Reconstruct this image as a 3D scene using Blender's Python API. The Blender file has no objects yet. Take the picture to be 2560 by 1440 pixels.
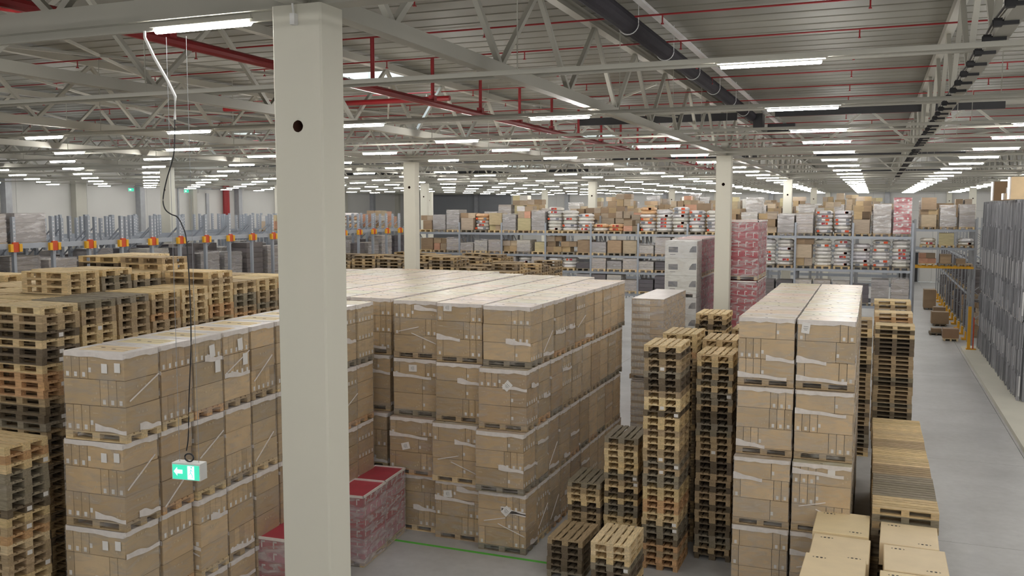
import bpy, math, random
import numpy as np
R = random.Random(7)
SC = bpy.context.scene
COL = SC.collection
# ---------------------------------------------------------------- camera
cam = bpy.data.cameras.new('camera'); camo = bpy.data.objects.new('camera', cam); COL.objects.link(camo)
cam.sensor_width = 36.0; cam.lens = 36.0 * 2282 / 2560; cam.clip_end = 400; cam.clip_start = .05
camo.location = (0, 0, 8.0); camo.rotation_euler = (math.radians(90 - 4.95), 0, math.radians(21.6))
SC.camera = camo
# ---------------------------------------------------------------- world, exposure
w = bpy.data.worlds.new('world'); SC.world = w; w.use_nodes = True
bg = w.node_tree.nodes['Background']; bg.inputs[0].default_value = (.78, .9, 1, 1); bg.inputs[1].default_value = 5.0
SC.view_settings.view_transform = 'Standard'; SC.view_settings.look = 'None'
SC.view_settings.gamma = 1; SC.view_settings.use_curve_mapping = False
SC.view_settings.exposure = 0.6
TUBE = 105.0                                 # strength of the tube lights
cy = SC.cycles
cy.max_bounces = 5; cy.diffuse_bounces = 4; cy.time_limit = 1150; cy.use_adaptive_sampling = True; cy.adaptive_threshold = .035; cy.glossy_bounces = 2; cy.transmission_bounces = 3; cy.transparent_max_bounces = 10
cy.caustics_reflective = False; cy.caustics_refractive = False; cy.use_denoising = True; cy.sample_clamp_indirect = 6
cy.use_light_tree = True

# ---------------------------------------------------------------- materials
def new_mat(name):
    m = bpy.data.materials.new(name); m.use_nodes = True
    nt = m.node_tree; b = nt.nodes['Principled BSDF']
    return m, nt, b
def nd(nt, t, **k):
    n = nt.nodes.new(t)
    for a, v in k.items(): setattr(n, a, v)
    return n
def mixrgb(nt, mode='MIX'):
    n = nt.nodes.new('ShaderNodeMix'); n.data_type = 'RGBA'; n.blend_type = mode; n.clamp_factor = True
    return n, n.inputs[0], n.inputs[6], n.inputs[7], n.outputs[2]
def mat(name, c, rough=.6, metal=0, noise=.12, scale=3., stretch=(1, 1, 1), use_obj=False, bump=0, emit=0, coord='Object', rand=0):
    m, nt, b = new_mat(name); L = nt.links.new
    tc = nd(nt, 'ShaderNodeTexCoord'); mp = nd(nt, 'ShaderNodeMapping'); mp.inputs['Scale'].default_value = stretch
    nz = nd(nt, 'ShaderNodeTexNoise'); nz.inputs['Scale'].default_value = scale; nz.inputs['Detail'].default_value = 4
    L(tc.outputs[coord], mp.inputs[0])
    oi = nd(nt, 'ShaderNodeObjectInfo')
    if coord == 'Object':
        ad = nd(nt, 'ShaderNodeVectorMath', operation='ADD'); mu = nd(nt, 'ShaderNodeMath', operation='MULTIPLY'); mu.inputs[1].default_value = 37.
        L(oi.outputs['Random'], mu.inputs[0]); L(mp.outputs[0], ad.inputs[0]); L(mu.outputs[0], ad.inputs[1]); L(ad.outputs[0], nz.inputs['Vector'])
    else: L(mp.outputs[0], nz.inputs['Vector'])
    mr = nd(nt, 'ShaderNodeMapRange'); mr.inputs['From Min'].default_value = .25; mr.inputs['From Max'].default_value = .75
    mr.inputs['To Min'].default_value = 1 - noise; mr.inputs['To Max'].default_value = 1 + noise
    L(nz.outputs[0], mr.inputs[0])
    n, f, A, B, o = mixrgb(nt, 'MULTIPLY'); f.default_value = 1; A.default_value = (*c, 1); L(mr.outputs[0], B)
    if use_obj:
        n2, f2, A2, B2, o2 = mixrgb(nt, 'MULTIPLY'); f2.default_value = 1; L(o, A2); L(oi.outputs['Color'], B2); o = o2
    if rand:
        r2 = nd(nt, 'ShaderNodeMapRange'); r2.inputs['To Min'].default_value = 1 - rand; r2.inputs['To Max'].default_value = 1 + rand; L(oi.outputs['Random'], r2.inputs[0])
        n3, f3, A3, B3, o3 = mixrgb(nt, 'MULTIPLY'); f3.default_value = 1; L(o, A3); L(r2.outputs[0], B3); o = o3
    L(o, b.inputs['Base Color'])
    b.inputs['Roughness'].default_value = rough; b.inputs['Metallic'].default_value = metal
    if bump:
        bp = nd(nt, 'ShaderNodeBump'); bp.inputs['Strength'].default_value = bump; bp.inputs['Distance'].default_value = .02
        L(nz.outputs[0], bp.inputs['Height']); L(bp.outputs[0], b.inputs['Normal'])
    if emit:
        b.inputs['Emission Color'].default_value = (*c, 1); b.inputs['Emission Strength'].default_value = emit
    return m
M = {}
M['wood'] = mat('pallet_wood', (.66, .54, .35), .8, noise=.28, scale=5, stretch=(8, 1.2, 8), use_obj=True)
M['card'] = mat('cardboard', (.56, .425, .26), .75, noise=.07, scale=2.5, use_obj=True, rand=.07)
M['cream'] = mat('cream_cardboard', (.82, .67, .43), .6, noise=.05, use_obj=True)
M['paper'] = mat('white_paper', (.82, .80, .78), .6, noise=.03)
M['print'] = mat('black_print', (.03, .03, .03), .6, noise=.02)
M['palemark'] = mat('pale_print', (.62, .5, .33), .6, noise=.05)
M['tape'] = mat('bunched_film', (.78, .73, .70), .35, noise=.1, scale=9)
M['conc'] = mat('column_concrete', (.70, .68, .59), .8, noise=.06, scale=.6, stretch=(1, 1, .3), bump=.05)
M['hole'] = mat('hole_dark', (.10, .04, .025), .9)
M['steel'] = mat('painted_steel', (.43, .42, .37), .6, noise=.05, scale=1)
M['deck'] = mat('deck_sheet', (.215, .21, .178), .6, metal=.0, noise=.05, scale=.35, coord='Object')
M['duct'] = mat('duct_dark', (.035, .032, .04), .85, noise=.1)
M['red'] = mat('red_pipe', (.27, .012, .016), .45, noise=.06)
M['black'] = mat('black_plastic', (.015, .015, .018), .5)
M['rack'] = mat('rack_galvanised', (.36, .39, .44), .42, metal=.3, noise=.08)
M['rackd'] = mat('rack_grey', (.33, .34, .36), .5, metal=.2, noise=.1)
M['orange'] = mat('orange_bracket', (.60, .07, .012), .5)
M['yellow'] = mat('yellow_guard', (.80, .42, .02), .5)
M['galv'] = mat('dull_galvanised', (.36, .365, .39), .4, metal=.1, rand=.35, noise=.2, scale=2, stretch=(4, 4, .5))
M['galvl'] = mat('galvanised_and_highlight', (.75, .75, .76), .35, metal=.2, noise=.1)  # pale galvanised parts, and the painted highlights on the stored profiles
M['wall'] = mat('wall_panel', (.58, .575, .555), .6, noise=.03, scale=.4)
M['wallg'] = mat('wall_grey', (.25, .26, .28), .6, noise=.03, scale=.4)
M['redcard'] = mat('red_carton', (.42, .045, .07), .5, noise=.12, use_obj=True)
M['whitecard'] = mat('white_carton', (.70, .71, .70), .5, noise=.04, use_obj=True)
M['plain'] = mat('coloured_goods', (1, 1, 1), .55, noise=.14, scale=3, stretch=(1, 1, 4), use_obj=True)
M['plug'] = mat('housing_white', (.75, .75, .74), .4, noise=.02)
M['greenp'] = mat('green_paint', (.12, .55, .07), .5, noise=.1)
M['picture'] = mat('grey_picture_print', (.18, .19, .22), .5, noise=.3, scale=6)
M['tube'] = mat('lit_tube', (1, .975, .93), .5, emit=TUBE)
M['diff'] = mat('lit_diffuser_side', (1, .975, .93), .5, emit=16)
M['signg'] = mat('lit_green', (.05, .62, .40), .5, emit=.55)
M['signw'] = mat('lit_white', (.75, 1, .97), .5, emit=.7)
M['duct'].node_tree.nodes['Principled BSDF'].inputs['Specular IOR Level'].default_value = .15
def floor_mat():
    m, nt, b = new_mat('floor_concrete'); L = nt.links.new
    g = nd(nt, 'ShaderNodeNewGeometry')
    n1 = nd(nt, 'ShaderNodeTexNoise'); n1.inputs['Scale'].default_value = .35; n1.inputs['Detail'].default_value = 6; n1.inputs['Roughness'].default_value = .6
    n2 = nd(nt, 'ShaderNodeTexNoise'); n2.inputs['Scale'].default_value = 5; n2.inputs['Detail'].default_value = 5
    L(g.outputs['Position'], n1.inputs['Vector']); L(g.outputs['Position'], n2.inputs['Vector'])
    cr = nd(nt, 'ShaderNodeValToRGB'); cr.color_ramp.elements[0].position = .3; cr.color_ramp.elements[1].position = .7
    cr.color_ramp.elements[0].color = (.42, .42, .42, 1); cr.color_ramp.elements[1].color = (.58, .58, .58, 1); L(n1.outputs[0], cr.inputs[0])
    mr = nd(nt, 'ShaderNodeMapRange'); mr.inputs['To Min'].default_value = .88; mr.inputs['To Max'].default_value = 1.12; L(n2.outputs[0], mr.inputs[0])
    n, f, A, B, o = mixrgb(nt, 'MULTIPLY'); f.default_value = 1; L(cr.outputs[0], A); L(mr.outputs[0], B); L(o, b.inputs['Base Color'])
    r = nd(nt, 'ShaderNodeMapRange'); r.inputs['To Min'].default_value = .28; r.inputs['To Max'].default_value = .5; L(n1.outputs[0], r.inputs[0]); L(r.outputs[0], b.inputs['Roughness'])
    return m
M['floor'] = floor_mat()
def film_mat(name, amount, white):
    m = bpy.data.materials.new(name); m.use_nodes = True; nt = m.node_tree; nt.nodes.clear(); L = nt.links.new
    out = nd(nt, 'ShaderNodeOutputMaterial'); tr = nd(nt, 'ShaderNodeBsdfTransparent'); tr.inputs[0].default_value = (1, 1, 1, 1)
    df = nd(nt, 'ShaderNodeBsdfDiffuse'); df.inputs[0].default_value = (*white, 1)
    gl = nd(nt, 'ShaderNodeBsdfGlossy'); gl.inputs[0].default_value = (1, 1, 1, 1); gl.inputs['Roughness'].default_value = .22
    a = nd(nt, 'ShaderNodeMixShader'); b = nd(nt, 'ShaderNodeMixShader'); a.inputs[0].default_value = .3
    L(df.outputs[0], a.inputs[1]); L(gl.outputs[0], a.inputs[2]); L(tr.outputs[0], b.inputs[1]); L(a.outputs[0], b.inputs[2]); L(b.outputs[0], out.inputs[0])
    tc = nd(nt, 'ShaderNodeTexCoord'); mp = nd(nt, 'ShaderNodeMapping'); mp.inputs['Scale'].default_value = (1.2, 1.2, 5); mp.inputs['Rotation'].default_value = (.5, .3, 0)
    oi = nd(nt, 'ShaderNodeObjectInfo'); mu = nd(nt, 'ShaderNodeMath', operation='MULTIPLY'); mu.inputs[1].default_value = 50
    ad = nd(nt, 'ShaderNodeVectorMath', operation='ADD'); L(oi.outputs['Random'], mu.inputs[0]); L(mu.outputs[0], ad.inputs[1]); L(tc.outputs['Object'], mp.inputs[0]); L(mp.outputs[0], ad.inputs[0])
    nz = nd(nt, 'ShaderNodeTexNoise'); nz.inputs['Scale'].default_value = 1.6; nz.inputs['Detail'].default_value = 5; nz.inputs['Distortion'].default_value = 1.2; L(ad.outputs[0], nz.inputs['Vector'])
    mr = nd(nt, 'ShaderNodeMapRange'); mr.inputs['From Min'].default_value = .42; mr.inputs['From Max'].default_value = .75; mr.inputs['To Min'].default_value = amount * .35; mr.inputs['To Max'].default_value = min(amount * 2.6, .9)
    L(nz.outputs[0], mr.inputs[0]); L(mr.outputs[0], b.inputs[0])
    return m
M['film'] = film_mat('stretch_film', .17, (.75, .72, .68))
M['filmmilky'] = film_mat('milky_stretch_film', .75, (.74, .68, .70))
M['filmheavy'] = film_mat('stretch_film_heavy', .30, (.8, .77, .78))
def top_mat():
    m, nt, b = new_mat('film_over_carton_tops'); L = nt.links.new
    tc = nd(nt, 'ShaderNodeTexCoord'); mp = nd(nt, 'ShaderNodeMapping'); mp.inputs['Scale'].default_value = (1, 4, 1)
    oi = nd(nt, 'ShaderNodeObjectInfo'); mu = nd(nt, 'ShaderNodeMath', operation='MULTIPLY'); mu.inputs[1].default_value = 50
    ad = nd(nt, 'ShaderNodeVectorMath', operation='ADD'); L(oi.outputs['Random'], mu.inputs[0]); L(mu.outputs[0], ad.inputs[1]); L(tc.outputs['Object'], mp.inputs[0]); L(mp.outputs[0], ad.inputs[0])
    nz = nd(nt, 'ShaderNodeTexNoise'); nz.inputs['Scale'].default_value = 2.2; nz.inputs['Detail'].default_value = 5; L(ad.outputs[0], nz.inputs['Vector'])
    cr = nd(nt, 'ShaderNodeValToRGB'); e = cr.color_ramp.elements; e[0].position = .42; e[0].color = (.52, .42, .28, 1); e[1].position = .62; e[1].color = (.64, .58, .52, 1); L(nz.outputs[0], cr.inputs[0])
    n, f, A, B, o = mixrgb(nt, 'MULTIPLY'); f.default_value = 1; L(cr.outputs[0], A); L(oi.outputs['Color'], B); L(o, b.inputs['Base Color'])
    b.inputs['Roughness'].default_value = .38
    return m
M['top'] = top_mat()
def stuff_wood():
    m, nt, b = new_mat('mixed_pallet_wood'); L = nt.links.new
    g = nd(nt, 'ShaderNodeNewGeometry'); v = nd(nt, 'ShaderNodeVectorMath', operation='DIVIDE'); v.inputs[1].default_value = (1.3, .95, .144)
    fl = nd(nt, 'ShaderNodeVectorMath', operation='FLOOR'); wn = nd(nt, 'ShaderNodeTexWhiteNoise'); L(g.outputs['Position'], v.inputs[0]); L(v.outputs[0], fl.inputs[0]); L(fl.outputs[0], wn.inputs[0])
    cr = nd(nt, 'ShaderNodeValToRGB'); e = cr.color_ramp.elements; e[0].color = (.17, .135, .10, 1); e[1].color = (.56, .40, .21, 1); L(wn.outputs[0], cr.inputs[0]); L(cr.outputs[0], b.inputs['Base Color']); b.inputs['Roughness'].default_value = .8
    return m
M['woodmix'] = stuff_wood()
def pane_mat():
    m = bpy.data.materials.new('skylight_dome'); m.use_nodes = True; nt = m.node_tree; nt.nodes.clear(); L = nt.links.new
    out = nd(nt, 'ShaderNodeOutputMaterial'); tr = nd(nt, 'ShaderNodeBsdfTransparent'); tl = nd(nt, 'ShaderNodeBsdfTranslucent'); a = nd(nt, 'ShaderNodeMixShader'); a.inputs[0].default_value = .5
    tl.inputs[0].default_value = (.85, .9, .95, 1); L(tr.outputs[0], a.inputs[1]); L(tl.outputs[0], a.inputs[2]); L(a.outputs[0], out.inputs[0]); return m
M['pane'] = pane_mat()

# ---------------------------------------------------------------- mesh helpers
CUBE = np.array([(-.5, -.5, -.5), (.5, -.5, -.5), (.5, .5, -.5), (-.5, .5, -.5), (-.5, -.5, .5), (.5, -.5, .5), (.5, .5, .5), (-.5, .5, .5)])
CF = [(0, 3, 2, 1), (4, 5, 6, 7), (0, 1, 5, 4), (1, 2, 6, 5), (2, 3, 7, 6), (3, 0, 4, 7)]
class MB:
    def __init__(s): s.v = []; s.f = []; s.m = []; s.mats = []
    def mi(s, m):
        if m not in s.mats: s.mats.append(m)
        return s.mats.index(m)
    def add(s, vs, fs, m):
        k = len(s.v); i = s.mi(m); s.v += [tuple(map(float, p)) for p in vs]
        for f in fs: s.f.append(tuple(k + j for j in f)); s.m.append(i)
    def box(s, c, d, m, rz=0, rx=0, ry=0):
        P = CUBE * np.array(d)
        if rx: a = math.cos(rx); b = math.sin(rx); P = P @ np.array([[1, 0, 0], [0, a, b], [0, -b, a]])
        if ry: a = math.cos(ry); b = math.sin(ry); P = P @ np.array([[a, 0, -b], [0, 1, 0], [b, 0, a]])
        if rz: a = math.cos(rz); b = math.sin(rz); P = P @ np.array([[a, b, 0], [-b, a, 0], [0, 0, 1]])
        s.add(P + np.array(c), CF, m)
    def b2(s, x0, x1, y0, y1, z0, z1, m): s.box(((x0 + x1) / 2, (y0 + y1) / 2, (z0 + z1) / 2), (x1 - x0, y1 - y0, z1 - z0), m)
    def tube(s, pts, r, m, n=8, cap=True):
        pts = [np.array(p, float) for p in pts]; rings = []
        for i, p in enumerate(pts):
            d = pts[min(i + 1, len(pts) - 1)] - pts[max(i - 1, 0)]; d /= np.linalg.norm(d)
            u = np.cross(d, (0, 0, 1)); 
            if np.linalg.norm(u) < .05: u = np.cross(d, (1, 0, 0))
            u /= np.linalg.norm(u); q = np.cross(d, u)
            rings.append([p + r * (math.cos(2 * math.pi * k / n) * u + math.sin(2 * math.pi * k / n) * q) for k in range(n)])
        vs = [v for g in rings for v in g]; fs = []
        for i in range(len(pts) - 1):
            for k in range(n): a = i * n + k; b = i * n + (k + 1) % n; fs.append((a, b, b + n, a + n))
        if cap: fs.append(tuple(range(n - 1, -1, -1))); fs.append(tuple(range(len(vs) - n, len(vs))))
        s.add(vs, fs, m)
    def bar(s, a, b, t, m, t2=None):                        # straight square bar
        a = np.array(a, float); b = np.array(b, float); d = b - a; l = np.linalg.norm(d); d /= l
        u = np.cross(d, (0, 0, 1)); 
        if np.linalg.norm(u) < .05: u = np.cross(d, (1, 0, 0))
        u /= np.linalg.norm(u); q = np.cross(d, u); t2 = t2 or t; vs = []
        for p in (a, b):
            for i, j in ((-1, -1), (1, -1), (1, 1), (-1, 1)): vs.append(p + u * i * t / 2 + q * j * t2 / 2)
        s.add(vs, [(3, 2, 1, 0), (4, 5, 6, 7), (0, 1, 5, 4), (1, 2, 6, 5), (2, 3, 7, 6), (3, 0, 4, 7)], m)
    def mesh(s, name):
        me = bpy.data.meshes.new(name); me.from_pydata(s.v, [], s.f)
        for m in s.mats: me.materials.append(M[m])
        me.polygons.foreach_set('material_index', s.m); me.update(); return me
def prop(o, label=None, cat=None, group=None, kind=None):
    if label: o['label'] = label
    if cat: o['category'] = cat
    if group: o['group'] = group
    if kind: o['kind'] = kind
def ob(name, me, parent=None, loc=(0, 0, 0), rz=0, color=None, rot=None, **k):
    if isinstance(me, MB): me = me.mesh(name)
    o = bpy.data.objects.new(name, me); o.location = loc; o.rotation_euler = rot or (0, 0, rz)
    if parent: o.parent = parent
    if color: o.color = (*color, 1)
    COL.objects.link(o); prop(o, **k); return o
def thing(name, loc, rz, label, cat, group=None):
    o = bpy.data.objects.new(name, None); o.location = loc; o.rotation_euler = (0, 0, rz); o.empty_display_size = .1; COL.objects.link(o); prop(o, label, cat, group); return o
def bx(name, d, m):
    b = MB(); b.box((0, 0, 0), d, m); return b.mesh(name)
ONES = ['', 'first', 'second', 'third', 'fourth', 'fifth', 'sixth', 'seventh', 'eighth', 'ninth', 'tenth', 'eleventh', 'twelfth', 'thirteenth', 'fourteenth', 'fifteenth', 'sixteenth', 'seventeenth', 'eighteenth', 'nineteenth']
TENS = {2: 'twent', 3: 'thirt', 4: 'fort'}
def nth(n):
    if n < 20: return ONES[n]
    t, u = divmod(n, 10)
    return TENS[t] + 'ieth' if u == 0 else TENS[t] + 'y-' + ONES[u]
PI = math.pi

# ================================================================ STRUCTURE
XL, XR, YB, YF, ZD = -56.0, 36.0, 109.8, -46.0, 11.6
HOLES = [(-13.6, -11.45, 20.9, 23.2), (-13.4, -11.1, 42.0, 44.4), (-28.4, -26.9, 33.6, 35.8), (-13.4, -11.1, 64, 66.4), (-41, -38.8, 48, 50.4), (-28.4, -26.2, 70, 72.4)]
fl = bpy.data.objects.new('floor', None); COL.objects.link(fl); prop(fl, 'grey polished concrete warehouse floor with saw-cut joints', None, None, 'structure')
base = MB(); base.b2(XL, XR, YF, YB, -.12, -.03, 'duct'); ob('floor_bed', base, fl, kind='structure')
ye = [YF, -32.2, -16.2, -.2, 7.8, 15.8, 23.8, 31.8, 39.8, 47.8, 55.8, 63.8, 71.8, 79.8, 87.8, 95.8, 103.8, YB]; xe = [XL, -40, -24, -12, 4.72, 12, XR]
for i in range(len(ye) - 1):
    for j in range(len(xe) - 1):
        b = MB(); b.b2(xe[j] + .008, xe[j + 1] - .008, ye[i] + .008, ye[i + 1] - .008, -.04, 0, 'floor'); ob('slab', b, fl)
b = MB(); b.b2(-10.75, -6.6, 18.92, 19.02, 0.0, .004, 'greenp'); ob('green_floor_tape', b, label='green tape line on the floor in front of the middle carton block', cat='floor tape')
# walls
def wall(name, x0, x1, y0, y1, label, seg=None, axis='x', m='wall', z1=11.75):
    o = bpy.data.objects.new(name, None); COL.objects.link(o); prop(o, label, None, None, 'structure')
    a0, a1 = (x0, x1) if axis == 'x' else (y0, y1); a = a0; i = 0
    while a < a1 - .01:
        e = min(a + seg, a1)
        for z0, zz in ((0, 3.9), (3.92, 7.8), (7.82, z1)) if axis == 'x' else ((0, z1),):
            b = MB(); mm = m(a) if callable(m) else m
            if axis == 'x': b.b2(a + .01, e - .01, y0, y1, z0, zz, mm)
            else: b.b2(x0, x1, a + .01, e - .01, z0, zz, mm)
            ob('wall_panel', b, o)
        a = e
    b = MB(); (b.b2(x0, x1, y0 + .12 if y0 > 0 else y0 - .1, y1 + .1 if y0 > 0 else y1 - .12, 0, z1, 'rackd') if axis == 'x' else b.b2(x0 + .12 if x0 > 0 else x0 - .1, x1 + .1 if x0 > 0 else x1 - .12, y0, y1, 0, z1, 'rackd')); ob('wall_light_stop', b, o)  # added unseen slab, keeps sky light from leaking through the panel seams
    return o
wb = wall('wall_back', XL, XR, YB, YB + .2, 'white panelled far end wall', 6.2, 'x', lambda a: 'wallg' if -55 < a + 3 < -43 else 'wall')
wl = wall('wall_left', XL - .2, XL, YF, YB, 'white panelled long side wall at the left', 6.2, 'y')
wall('wall_right', XR, XR + .2, YF, YB, 'white long side wall outside the picture', 12, 'y')
wall('wall_near', XL, XR, YF - .2, YF, 'white end wall behind the camera', 20, 'x')
# corrugated roof deck
b = MB(); p = .62; y = YF; vs = []; fs = []
prof = [(0, 0), (.52, 0), (.54, .018), (.60, .018)]
while y < YB:
    for k in range(4):
        a = prof[k]; c = prof[(k + 1) % 4] if k < 3 else (p, 0)
        ya, yc = y + a[0], y + c[0]; xs = [(XL, XR)]
        for hx0, hx1, hy0, hy1 in HOLES:
            if ya >= hy0 - .05 and yc <= hy1 + .05:
                xs = [s for q in xs for s in ((q[0], min(q[1], hx0)), (max(q[0], hx1), q[1])) if s[1] > s[0]]
        for x0, x1 in xs:
            n = len(vs); vs += [(x0, ya, ZD + a[1]), (x1, ya, ZD + a[1]), (x1, yc, ZD + c[1]), (x0, yc, ZD + c[1])]; fs.append((n, n + 3, n + 2, n + 1))
    y += p
b.add(vs, fs, 'deck'); ob('ceiling', b, label='beige corrugated metal roof deck', kind='structure')
for i, (x0, x1, y0, y1) in enumerate(HOLES):
    t = thing('skylight', ((x0 + x1) / 2, (y0 + y1) / 2, ZD), 0, ['nearest bright skylight right of the big column', 'second skylight beyond the nearest one', 'small skylight high at the left', 'distant skylight beyond the second one', 'distant skylight far to the left', 'farthest skylight in the left bay'][i], 'skylight', 'rooflights in the deck')
    hx, hy = (x1 - x0) / 2 + .06, (y1 - y0) / 2 + .1; f = MB()
    for s in (-1, 1): f.box((s * hx, 0, .13), (.05, 2 * hy, .45), 'steel'); f.box((0, s * hy, .13), (2 * hx, .05, .45), 'steel')
    ob('frame', f, t); g = MB(); g.add([(-hx, -hy, .36), (hx, -hy, .36), (hx, hy, .36), (-hx, hy, .36), (0, 0, .55)], [(0, 1, 4), (1, 2, 4), (2, 3, 4), (3, 0, 4)], 'pane'); ob('dome', g, t)
# columns
CY = [7.19, 32.7, 58.2, 83.7, YB - .45]; CX = [7.45, -4.97, -17.38, -29.79, -42.2]
cn = {(1, 0): 'huge pale concrete column nearest the camera', (1, 1): 'concrete column behind the pallet towers, beside the white carton stack', (2, 1): 'concrete column rising behind the middle carton block', (3, 1): 'concrete column in front of the left wall, behind the drive-in rack'}
xn = ['right of the aisle', 'in line with the nearest column', 'one row left of the nearest column', 'two rows left of the nearest column', 'three rows left of the nearest column']
for j, cyy in enumerate(CY):
    for i, cx in enumerate(CX):
        if j == 0 and i != 1: continue
        if j == 4: ztop = 11.5
        ztop = 9.86; t = thing('concrete_column', (cx, cyy + .19, 0), 0, cn.get((i, j), f'concrete column {xn[i]}, {nth(j + 1)} row from the camera'), 'column', 'concrete columns'); t['kind'] = 'thing'
        b = MB(); wx, wy, c = .265, .19, .018; pts = [(-wx + c, -wy), (wx - c, -wy), (wx, -wy + c), (wx, wy - c), (wx - c, wy), (-wx + c, wy), (-wx, wy - c), (-wx, -wy + c)]
        n = 8; zh = 8.86 - (.1 if j == 0 else 0); r = .055; K = 16
        vs = [(x, y, 0) for x, y in pts] + [(x, y, ztop) for x, y in pts]
        fs = [(k, (k + 1) % n, n + (k + 1) % n, n + k) for k in range(1, n)] + [tuple(range(n, 2 * n))]
        # front face with a round hole
        hc = (0, zh); sq = .12
        q = [(-wx + c, 0), (wx - c, 0), (wx - c, zh - sq), (wx - c, zh + sq), (wx - c, ztop), (-wx + c, ztop), (-wx + c, zh + sq), (-wx + c, zh - sq)]
        k0 = len(vs); vs += [(x, -wy, z) for x, z in q]; fs += [(k0, k0 + 1, k0 + 2, k0 + 7), (k0 + 6, k0 + 3, k0 + 4, k0 + 5)]
        k1 = len(vs); vs += [(x, -wy, z) for x, z in ((-sq, zh - sq), (sq, zh - sq), (sq, zh + sq), (-sq, zh + sq))]; fs += [(k0 + 7, k1, k1 + 3, k0 + 6), (k1 + 1, k0 + 2, k0 + 3, k1 + 2)]
        k2 = len(vs); A = [-3 * PI / 4 + 2 * PI * q_ / K for q_ in range(K)]; vs += [(r * math.cos(a), -wy, zh + r * math.sin(a)) for a in A]
        for s in range(4):
            for u in range(K // 4):
                ia = s * K // 4 + u; fs.append((k1 + s, k2 + (ia + 1) % K, k2 + ia)[::-1])
            fs.append((k1 + s, k1 + (s + 1) % 4, k2 + ((s + 1) * K // 4) % K))
        b.add(vs, fs, 'conc'); ob('shaft', b, t)
        h = MB(); k3 = [(r * math.cos(a), -wy, zh + r * math.sin(a)) for a in A] + [(r * math.cos(a), -wy + .3, zh + r * math.sin(a)) for a in A]
        h.add(k3, [(u, (u + 1) % K, K + (u + 1) % K, K + u) for u in range(K)] + [tuple(range(K, 2 * K))], 'hole'); ob('hole', h, t)
        if (i, j) == (1, 0):
            g = MB(); g.box((.0, -wy - .03, 9.72), (.05, .06, .1), 'plug'); g.tube([(0, -wy - .03, 9.76), (0, -wy - .05, 9.86)], .01, 'plug'); ob('anchor_bracket', g, t)
        hd = MB(); hd.box((0, 0, ztop + .25), (.22, .26, .5), 'steel'); ob('column_head', hd, t)
# trusses along Y
bra = {}
def brace_mesh(dy, dz, t=.075):
    k = (round(dy, 2), round(dz, 2), t)
    if k not in bra: b = MB(); b.bar((0, 0, 0), (0, dy, dz), t, 'steel'); bra[k] = b.mesh('brace')
    return bra[k]
TX = [1.22, -4.97, -11.15, -17.38, -23.6, -29.79, -36, -42.2, -48.4, 7.45, 13.6]; ZB, ZT, PN = 9.95, 11.42, 3.1
tn = ['truss above the right aisle with black cable clips', 'truss carried by the nearest column', 'first truss left of the nearest column', 'second truss left of the nearest column', 'third truss left of the nearest column', 'fourth truss left of the nearest column', 'fifth truss left of the nearest column', 'sixth truss left of the nearest column', 'leftmost truss along the long wall', 'truss right of the aisle over the steel profiles', 'truss outside the picture at the right']
for i, tx in enumerate(TX):
    t = thing('roof_truss', (tx, 0, ZB), 0, 'pale steel roof ' + tn[i], 'truss', 'long roof trusses'); t['kind'] = 'thing'
    b = MB(); b.b2(-.09, .09, YF, YB, -.09, -.07, 'steel'); b.b2(-.09, .09, YF, YB, .07, .09, 'steel'); b.b2(-.012, .012, YF, YB, -.07, .07, 'steel')
    b = MB(); b.b2(-.085, .085, YF + .1, YB - .6, -.09, .08, 'steel'); ob('bottom_chord', b, t)
    b = MB(); b.b2(-.085, .085, YF + .1, YB - .6, ZT - ZB - .06, ZT - ZB + .1, 'steel'); ob('top_chord', b, t)
    far = MB(); y = -7.0
    while y < 105:
        yy = y + (12.1 + 7) % PN - .0
        for s in (-1, 1):
            if i < 6 and 3 < yy < 46: ob('brace', brace_mesh(s * PN / 2, ZT - ZB - .1), t, (0, yy, .05))
            else: far.bar((0, yy, .05), (0, yy + s * PN / 2, ZT - ZB - .05), .075, 'steel')
        y += PN
    if far.v: ob('far_braces', far, t, kind='stuff')
    if i == 0:
        cb = MB(); cb.tube([(-.12, q, .0 + .02 * math.sin(q * 3)) for q in np.arange(3, 80, 1.0)], .012, 'black', 5); ob('cable', cb, t)
        cl = MB(); cl.box((-.03, 0, 0), (.24, .05, .05), 'black'); cl.box((-.1, 0, 0), (.08, .08, .08), 'black'); cm = cl.mesh('cable_clip')
        for q in np.arange(7.6, 60, .94): ob('cable_clip', cm, t, (-.04, float(q), -.1))
# girders along X on each column row
for j, gy in enumerate([CY[0] + .19, CY[1] + .19, CY[2] + .19, CY[3] + .19]):
    t = thing('roof_girder', (0, gy, ZB), 0, f'pale steel cross girder over the {nth(j + 1)} row of columns', 'girder', 'cross girders'); t['kind'] = 'thing'
    b = MB(); b.b2(XL + .6, 20, -.11, .11, -.09, .12, 'steel'); ob('bottom_chord', b, t)
    b = MB(); b.b2(XL + .6, 20, -.1, .1, 1.35, 1.52, 'steel'); ob('top_chord', b, t)
    far = MB(); x = -54.6; 
    while x < 18:
        for s in (-1, 1):
            if j < 2 and -24 < x < 3:
                o = ob('brace', brace_mesh(s * 1.55, 1.35), t, (x, 0, .05), rz=-PI / 2)
            else: far.bar((x, 0, .05), (x + s * 1.55, 0, 1.4), .075, 'steel')
        x += 3.1
    ob('far_braces', far, t, kind='stuff')
# light purlins (thin cross members)
for j, gy in enumerate(np.arange(13.4, 108, 6.2)):
    b = MB(); b.tube([(XL, 0, 0), (20, 0, 0)], .03, 'steel', 6); ob('tie_rod', b, None, (0, float(gy), ZB + .1), label=f'thin steel tie rod crossing the roof, {nth(j + 1)} from the camera', cat='tie rod', group='roof tie rods')
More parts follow.
